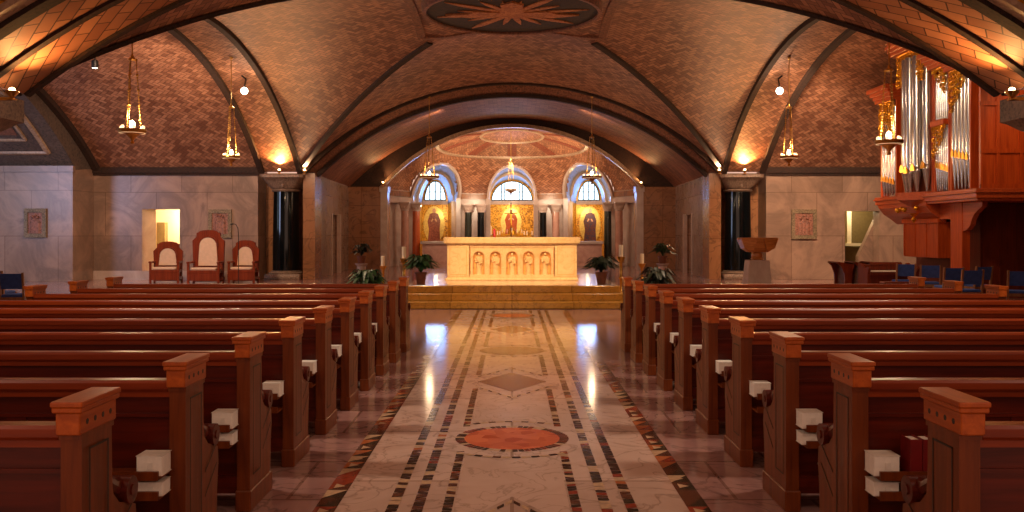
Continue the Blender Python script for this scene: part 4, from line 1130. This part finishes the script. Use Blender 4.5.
# ---- chairs with blue upholstery
def blue_chair(label, loc, rz, group):
    t = thing('chair', label, 'chair', loc, rz, group)
    w = .22
    b = MB(); b.box(-w+.02, w-.02, -.24, .22, .42, .48, 0, .02); b.build('seat', m_bluef, t)
    b = MB(); b.prism([(.20,.58),(.235,.58),(.285,.86),(.25,.86)], 'x', -w+.03, w-.03); b.build('backrest', m_bluef, t)
    for s_ in (-1, 1):
        x0, x1 = sorted((s_*w, s_*(w-.035)))
        b = MB(); b.prism([(.19,0),(.235,0),(.235,.45),(.295,.88),(.255,.88),(.19,.45)], 'x', x0, x1); b.build('leg', m_lw, t)
        b = MB(); b.prism([(-.24,0),(-.20,0),(-.20,.45),(-.24,.45)], 'x', x0, x1); b.build('leg', m_lw, t)
    b = MB(); b.box(-w, w, -.24, -.22, .37, .43); b.box(-w, w, .2, .22, .37, .43); b.box(-w, -w+.03, -.24, .22, .37, .43); b.box(w-.03, w, -.24, .22, .37, .43); b.build('seat_frame', m_lw, t)
    return t
pr = blue_chair('blue upholstered chair before the organ, farthest left of the blue chairs', (X(903,21.5), 21.5, 0), pi*.95, 'blue chairs by the organ')
cs = [(929,20.7,pi*.9,'second blue chair from the left before the organ, turned slightly'),
      (948,19.2,pi*1.0,'blue chair before the organ, left of two close together in the middle'),
      (975,19.8,pi*1.08,'blue chair before the organ, right of two close together in the middle, farther back'),
      (966,18.0,pi*1.0,'blue chair before the organ with its back to the others, nearest of the middle group'),
      (1017,17.6,pi*.9,'blue upholstered chair at the right picture edge below the organ')]
for px, Y, rz, lb in cs: dup(pr, (X(px,Y), Y, 0), rz, lb)
dup(pr, (X(17,16.6), 16.6, 0), pi*1.04, 'blue upholstered chair near the left picture edge, the right one of two', 'blue chairs at the left edge')
dup(pr, (X(-1,17.4), 17.4, 0), pi*1.0, 'blue upholstered chair cut off by the left picture edge', 'blue chairs at the left edge')
# ---- choir stalls and desk
def stall(label, loc, rz=0):
    t = thing('choir_desk', label, 'desk', loc, rz, 'wooden choir desks')
    for s_ in (-1, 1):
        x0, x1 = sorted((s_*.40, s_*.35)); b = MB()
        b.prism([(.13,0),(.34,0),(.33,.35),(.36,.58),(.40,.70),(.39,.75),(-.02,.83),(-.04,.78),(.06,.70),(.13,.52),(.15,.35)], 'x', x0, x1); b.build('side_panel', m_ch, t)
    b = MB(); b.hexa([(-.36,-.03,.80),(.36,-.03,.80),(.36,.39,.72),(-.36,.39,.72)], [(-.36,-.03,.83),(.36,-.03,.83),(.36,.39,.75),(-.36,.39,.75)]); b.build('top', m_ch, t)
    b = MB(); b.box(-.36, .36, .20, .23, .1, .72); b.build('back_board', m_pew, t)
    return t
s0 = stall('small wooden choir desk with curved sides before the right wall, left one of three', (X(834,24.5), 24.5, 0), -pi/2)
dup(s0, (X(850.5,24.5), 24.5, 0), -pi/2, 'small wooden choir desk with curved sides before the right wall, middle one of three')
dup(s0, (X(866,24.5), 24.5, 0), -pi/2, 'small wooden choir desk with curved sides nearest the organ console')
t = thing('organ_console', 'dark wooden organ console with raised side panels and music desk', 'organ console', (X(893,21.8), 21.8, 0))
b = MB()
for s_ in (-1, 1):
    x0, x1 = sorted((s_*.62, s_*.56)); b.prism([(0,0),(.6,0),(.6,.84),(.5,.86),(.2,.72),(-.05,.80),(-.08,.74),(0,.6)], 'x', x0, x1)
b.build('side_panel', m_orgd, t)
b = MB(); b.box(-.56, .56, .05, .58, .1, .60); b.box(-.56, .56, .4, .58, .6, .82); b.box(-.56, .56, -.04, .1, .58, .66); b.build('body', m_orgd, t)
b = MB(); b.box(-.5, .5, -.02, .38, .66, .68); b.build('keyboard', m_paper, t)
b = MB(); b.hexa([(-.4,.38,.82),(.4,.38,.82),(.4,.42,.82),(-.4,.42,.82)], [(-.4,.46,.88),(.4,.46,.88),(.4,.49,.88),(-.4,.49,.88)]); b.build('music_desk', m_orgd, t)
t = thing('organ_bench', 'low wooden organ bench beside the dark console', 'bench', (X(915,21.2)-.7, 20.3, 0))
b = MB(); b.box(-.45, .45, -.15, .15, .46, .5, 0, .01); b.build('seat', m_ch, t)
for s_ in (-1, 1): b = MB(); x0, x1 = sorted((s_*.42, s_*.38)); b.box(x0, x1, -.13, .13, 0, .46); b.build('leg', m_ch, t)

# ---- ORGAN : facade plane x = OX facing -x, y from 20.5 (near) to 26
OX = 10.6
org = thing('pipe_organ', 'large red wooden pipe organ with gilded carvings and silver pipes', 'organ', (OX, 23.0, 0))
def oy(px, x=OX): return 900*x/(px-512)-23.0           # local y for a pixel column on the facade
def P(b, name, m, parent=org, smooth=False): return b.build(name, m, parent, smooth=smooth)
b = MB(); b.box(.9, 3.4, -.9, 2.6, 0, 2.32)
for k in range(6): b.box(.95+k*.42, 1.0+k*.42, -.92, -.9, 0, 2.3)
P(b, 'lower_case', m_orgd)
b = MB(); b.box(.35, .9, .1, 2.15, .95, 1.88, 0, .01)
for k in range(4): b.box(.33, .35, .1+k*.66, .17+k*.66 if k < 3 else .15+k*.66, .98, 1.85)
b.box(.30, .5, 0.05, 2.2, 1.86, 1.98, 0, .01); P(b, 'lower_panel', m_org)
b = MB(); b.box(.30, .50, -1.2, -.62, 0, 2.36, 0, .01); P(b, 'corner_pillar', m_org)
b = MB()   # coved overhang carrying the facade
b.prism([(.5,1.85),(.5,2.42),(-.02,2.42),(-.02,2.3),(.12,2.12),(.34,1.98)][::-1], 'y', .0, 2.95)
b.box(.34, .9, -.62, 0.05, 1.95, 2.36)
P(b, 'cove', m_orgm)
b = MB(); b.prism([(-2.1,2.36),(-2.1,2.22),(-1.95,2.16),(-1.75,2.06),(-1.62,1.92),(-1.55,1.78),(-1.4,1.68),(-1.2,1.64),(-1.2,2.36)], 'x', .32, .44); P(b, 'bracket', m_orgm)
b = MB()
for z0, z1, g in ((2.34,2.40,0),(2.40,2.52,.05),(2.52,2.56,.09),(2.56,2.62,.06)):
    b.box(-g, 3.4, -2.5-g, 3.1+g, z0, z1, 0, .006)
P(b, 'belt_moulding', m_orgm)
# upper case body behind the pipes, side panels
b = MB(); b.box(.45, 3.4, -2.45, 3.0, 2.62, 5.4); b.box(.45, 3.4, -2.0, 2.0, 5.4, 6.1); P(b, 'upper_case', m_orgd)
b = MB(); b.box(.06, 3.5, -2.50, -2.45, 2.62, 5.75)
for x0 in (0.06, .42, .95, 1.48, 2.0, 2.5): b.box(x0, x0+.07, -2.53, -2.50, 2.62, 5.7)
for z0 in (2.62, 3.42, 4.5, 5.6): b.box(.06, 3.5, -2.537, -2.50, z0, z0+.10)
P(b, 'side_panelling', m_org)
# towers: (y0, y1, ztop, projection, npipes, zmouth, kind)
secs = [(oy(973.5,10.82), oy(955.5,10.82), 5.55, .10, 5, 3.36, 'flat'), (oy(952,10.82), oy(938.5,10.82), 5.75, .0, 7, 3.15, 'flat2'), (oy(932.5,10.75), oy(906,10.75), 6.42, .20, 5, 3.22, 'tower'), (oy(899,10.82), oy(885,10.82), 5.35, .10, 5, 3.0, 'flat')]
for (y0, y1, zt, pj, npi, zm, kd) in secs:
    w = y1-y0
    for k in range(npi):
        f = (k+.5)/npi; yy = y0+w*f; r = w/npi*.46
        off = -pj*sin(pi*f)*1.2 if kd == 'tower' else 0
        x_ = .17+off; z0 = 2.66; zmk = zm+(.12*abs(f-.5)*2 if kd == 'tower' else .16*f)
        b = MB(); b.lathe([(r*.25,z0),(r*.96,zmk-.05)], (x_, yy), 14); b.lathe([(r,zmk+.05),(r,zt-.2)], (x_, yy), 14); b.lathe([(r*.96,zmk-.06),(r*.9,zmk),(r,zmk+.06)], (x_, yy), 14, caps=False)
        pp = P(b, 'pipe', m_pipe, org, True)
        b = MB(); b.prism([(yy-r*.8,zmk-.05),(yy+r*.8,zmk-.05),(yy+r*.62,zmk+.07),(yy,zmk+.15),(yy-r*.62,zmk+.07)][::-1], 'x', x_-r*1.03, x_-r*.8); b.build('pipe_mouth', m_lip, pp)
        if kd == 'flat2':
            b = MB(); b.lathe([(r*.3,4.42),(r,4.62),(r,zt-.2)], (x_, yy), 12); P(b, 'pipe', m_pipe, org, True)
    for ye in (y0-.06, y1+.0):
        b = MB(); b.box(.12, .35, ye, ye+.06, 2.62, zt, 0, .008); P(b, 'post', m_org)
    b = MB()
    for dz, g in ((0,.0),(.10,.05),(.2,.12),(.30,.2)):
        b.box(-.04-g-(pj*1.1 if kd == 'tower' else 0), .5, y0-.08-g*.6, y1+.1+g*.6, zt+dz-.02, zt+dz+.10, 0, .01)
    P(b, 'cornice', m_orgm)
    if kd == 'tower':
        b = MB(); ym = (y0+y1)/2
        b.loft([[(.4+(x_-.4)*s_, ym+(y_-ym)*s_, z) for x_, y_ in ((.4,y0-.05),(-.02,y0-.05),(-.3,ym-.25),(-.42,ym),(-.3,ym+.25),(-.02,y1+.05),(.4,y1+.05))] for s_, z in ((.12,2.05),(.3,2.2),(.75,2.36),(1.0,2.46),(1.0,2.66))], True, True)
        P(b, 'tower_foot', m_orgm)
        b = MB()
        for k in range(7):
            f = (k+.5)/7; g = MB(); g.ball((.35-.75*sin(pi*f), y0+w*f, 2.33-.14*sin(pi*f)), .07, 8, 5); P(g, 'gilded_boss', m_gilt, org, True)
        b.lathe([(.01,1.86),(.07,1.95),(.03,2.02),(.14,2.12)], (.02, ym), 10); P(b, 'gilded_pendant', m_gilt, org, True)
    if kd == 'flat2':
        b = MB(); b.box(.0, .3, y0, y1, 4.28, 4.42, 0, .01); P(b, 'middle_rail', m_org)
# gilded scrollwork under the cornices
def scroll(y0, y1, zt, h, x, seed, tri=0):
    b = MB(); rq = random.Random(seed)
    nx = max(3, int((y1-y0)/.12)); nz = max(2, int(h/.12))
    for i in range(nx):
        for j in range(nz):
            fy = (i+.5)/nx; fz = (j+.5)/nz
            lim = 1 if tri == 0 else (fy if tri > 0 else 1-fy)
            if tri == 0: lim = .45+.55*abs(fy-.5)*2
            if fz > lim+.12: continue
            c = (x, y0+(y1-y0)*fy+rq.uniform(-.03,.03), zt-h*fz); R_ = rq.uniform(.07,.10); st = rq.uniform(0, 6)
            b.tube([(x+.01*sin(k), c[1]+R_*(1-k/15)*cos(st+k*.62), c[2]+R_*(1-k/15)*sin(st+k*.62)) for k in range(13)], [.02*(1-k/18) for k in range(13)], 6)
            b.ball((x-.01, c[1], c[2]), .028, 6, 4)
    b.tube([(x, y0, zt-.01), (x, y1, zt-.01)], .02, 6)
    return P(b, 'gilded_scrollwork', m_gilt, org, True)
s_ = secs
scroll(s_[0][0], s_[0][1], 5.53, 1.0, .06, 1, 1)
scroll(s_[1][0], s_[1][1], 5.73, .65, .06, 2, -1)
scroll(s_[1][0], s_[1][1], 4.28, .8, .05, 5, 1)
scroll(s_[2][0], s_[2][1], 6.40, .85, -.10, 3, 0)
scroll(s_[3][0], s_[3][1], 5.33, 1.1, .05, 4, 0)
light('SPOT', 'organ_spotlight', (6.2, 19.0, 6.0), 420, (1,.74,.46), .1, (10.9, 23.0, 3.6), 60, .7)
light('SPOT', 'organ_side_uplight', (11.6, 18.4, 5.4), 130, (1,.6,.3), .1, (12.0, 20.5, 3.4), 90, .8)
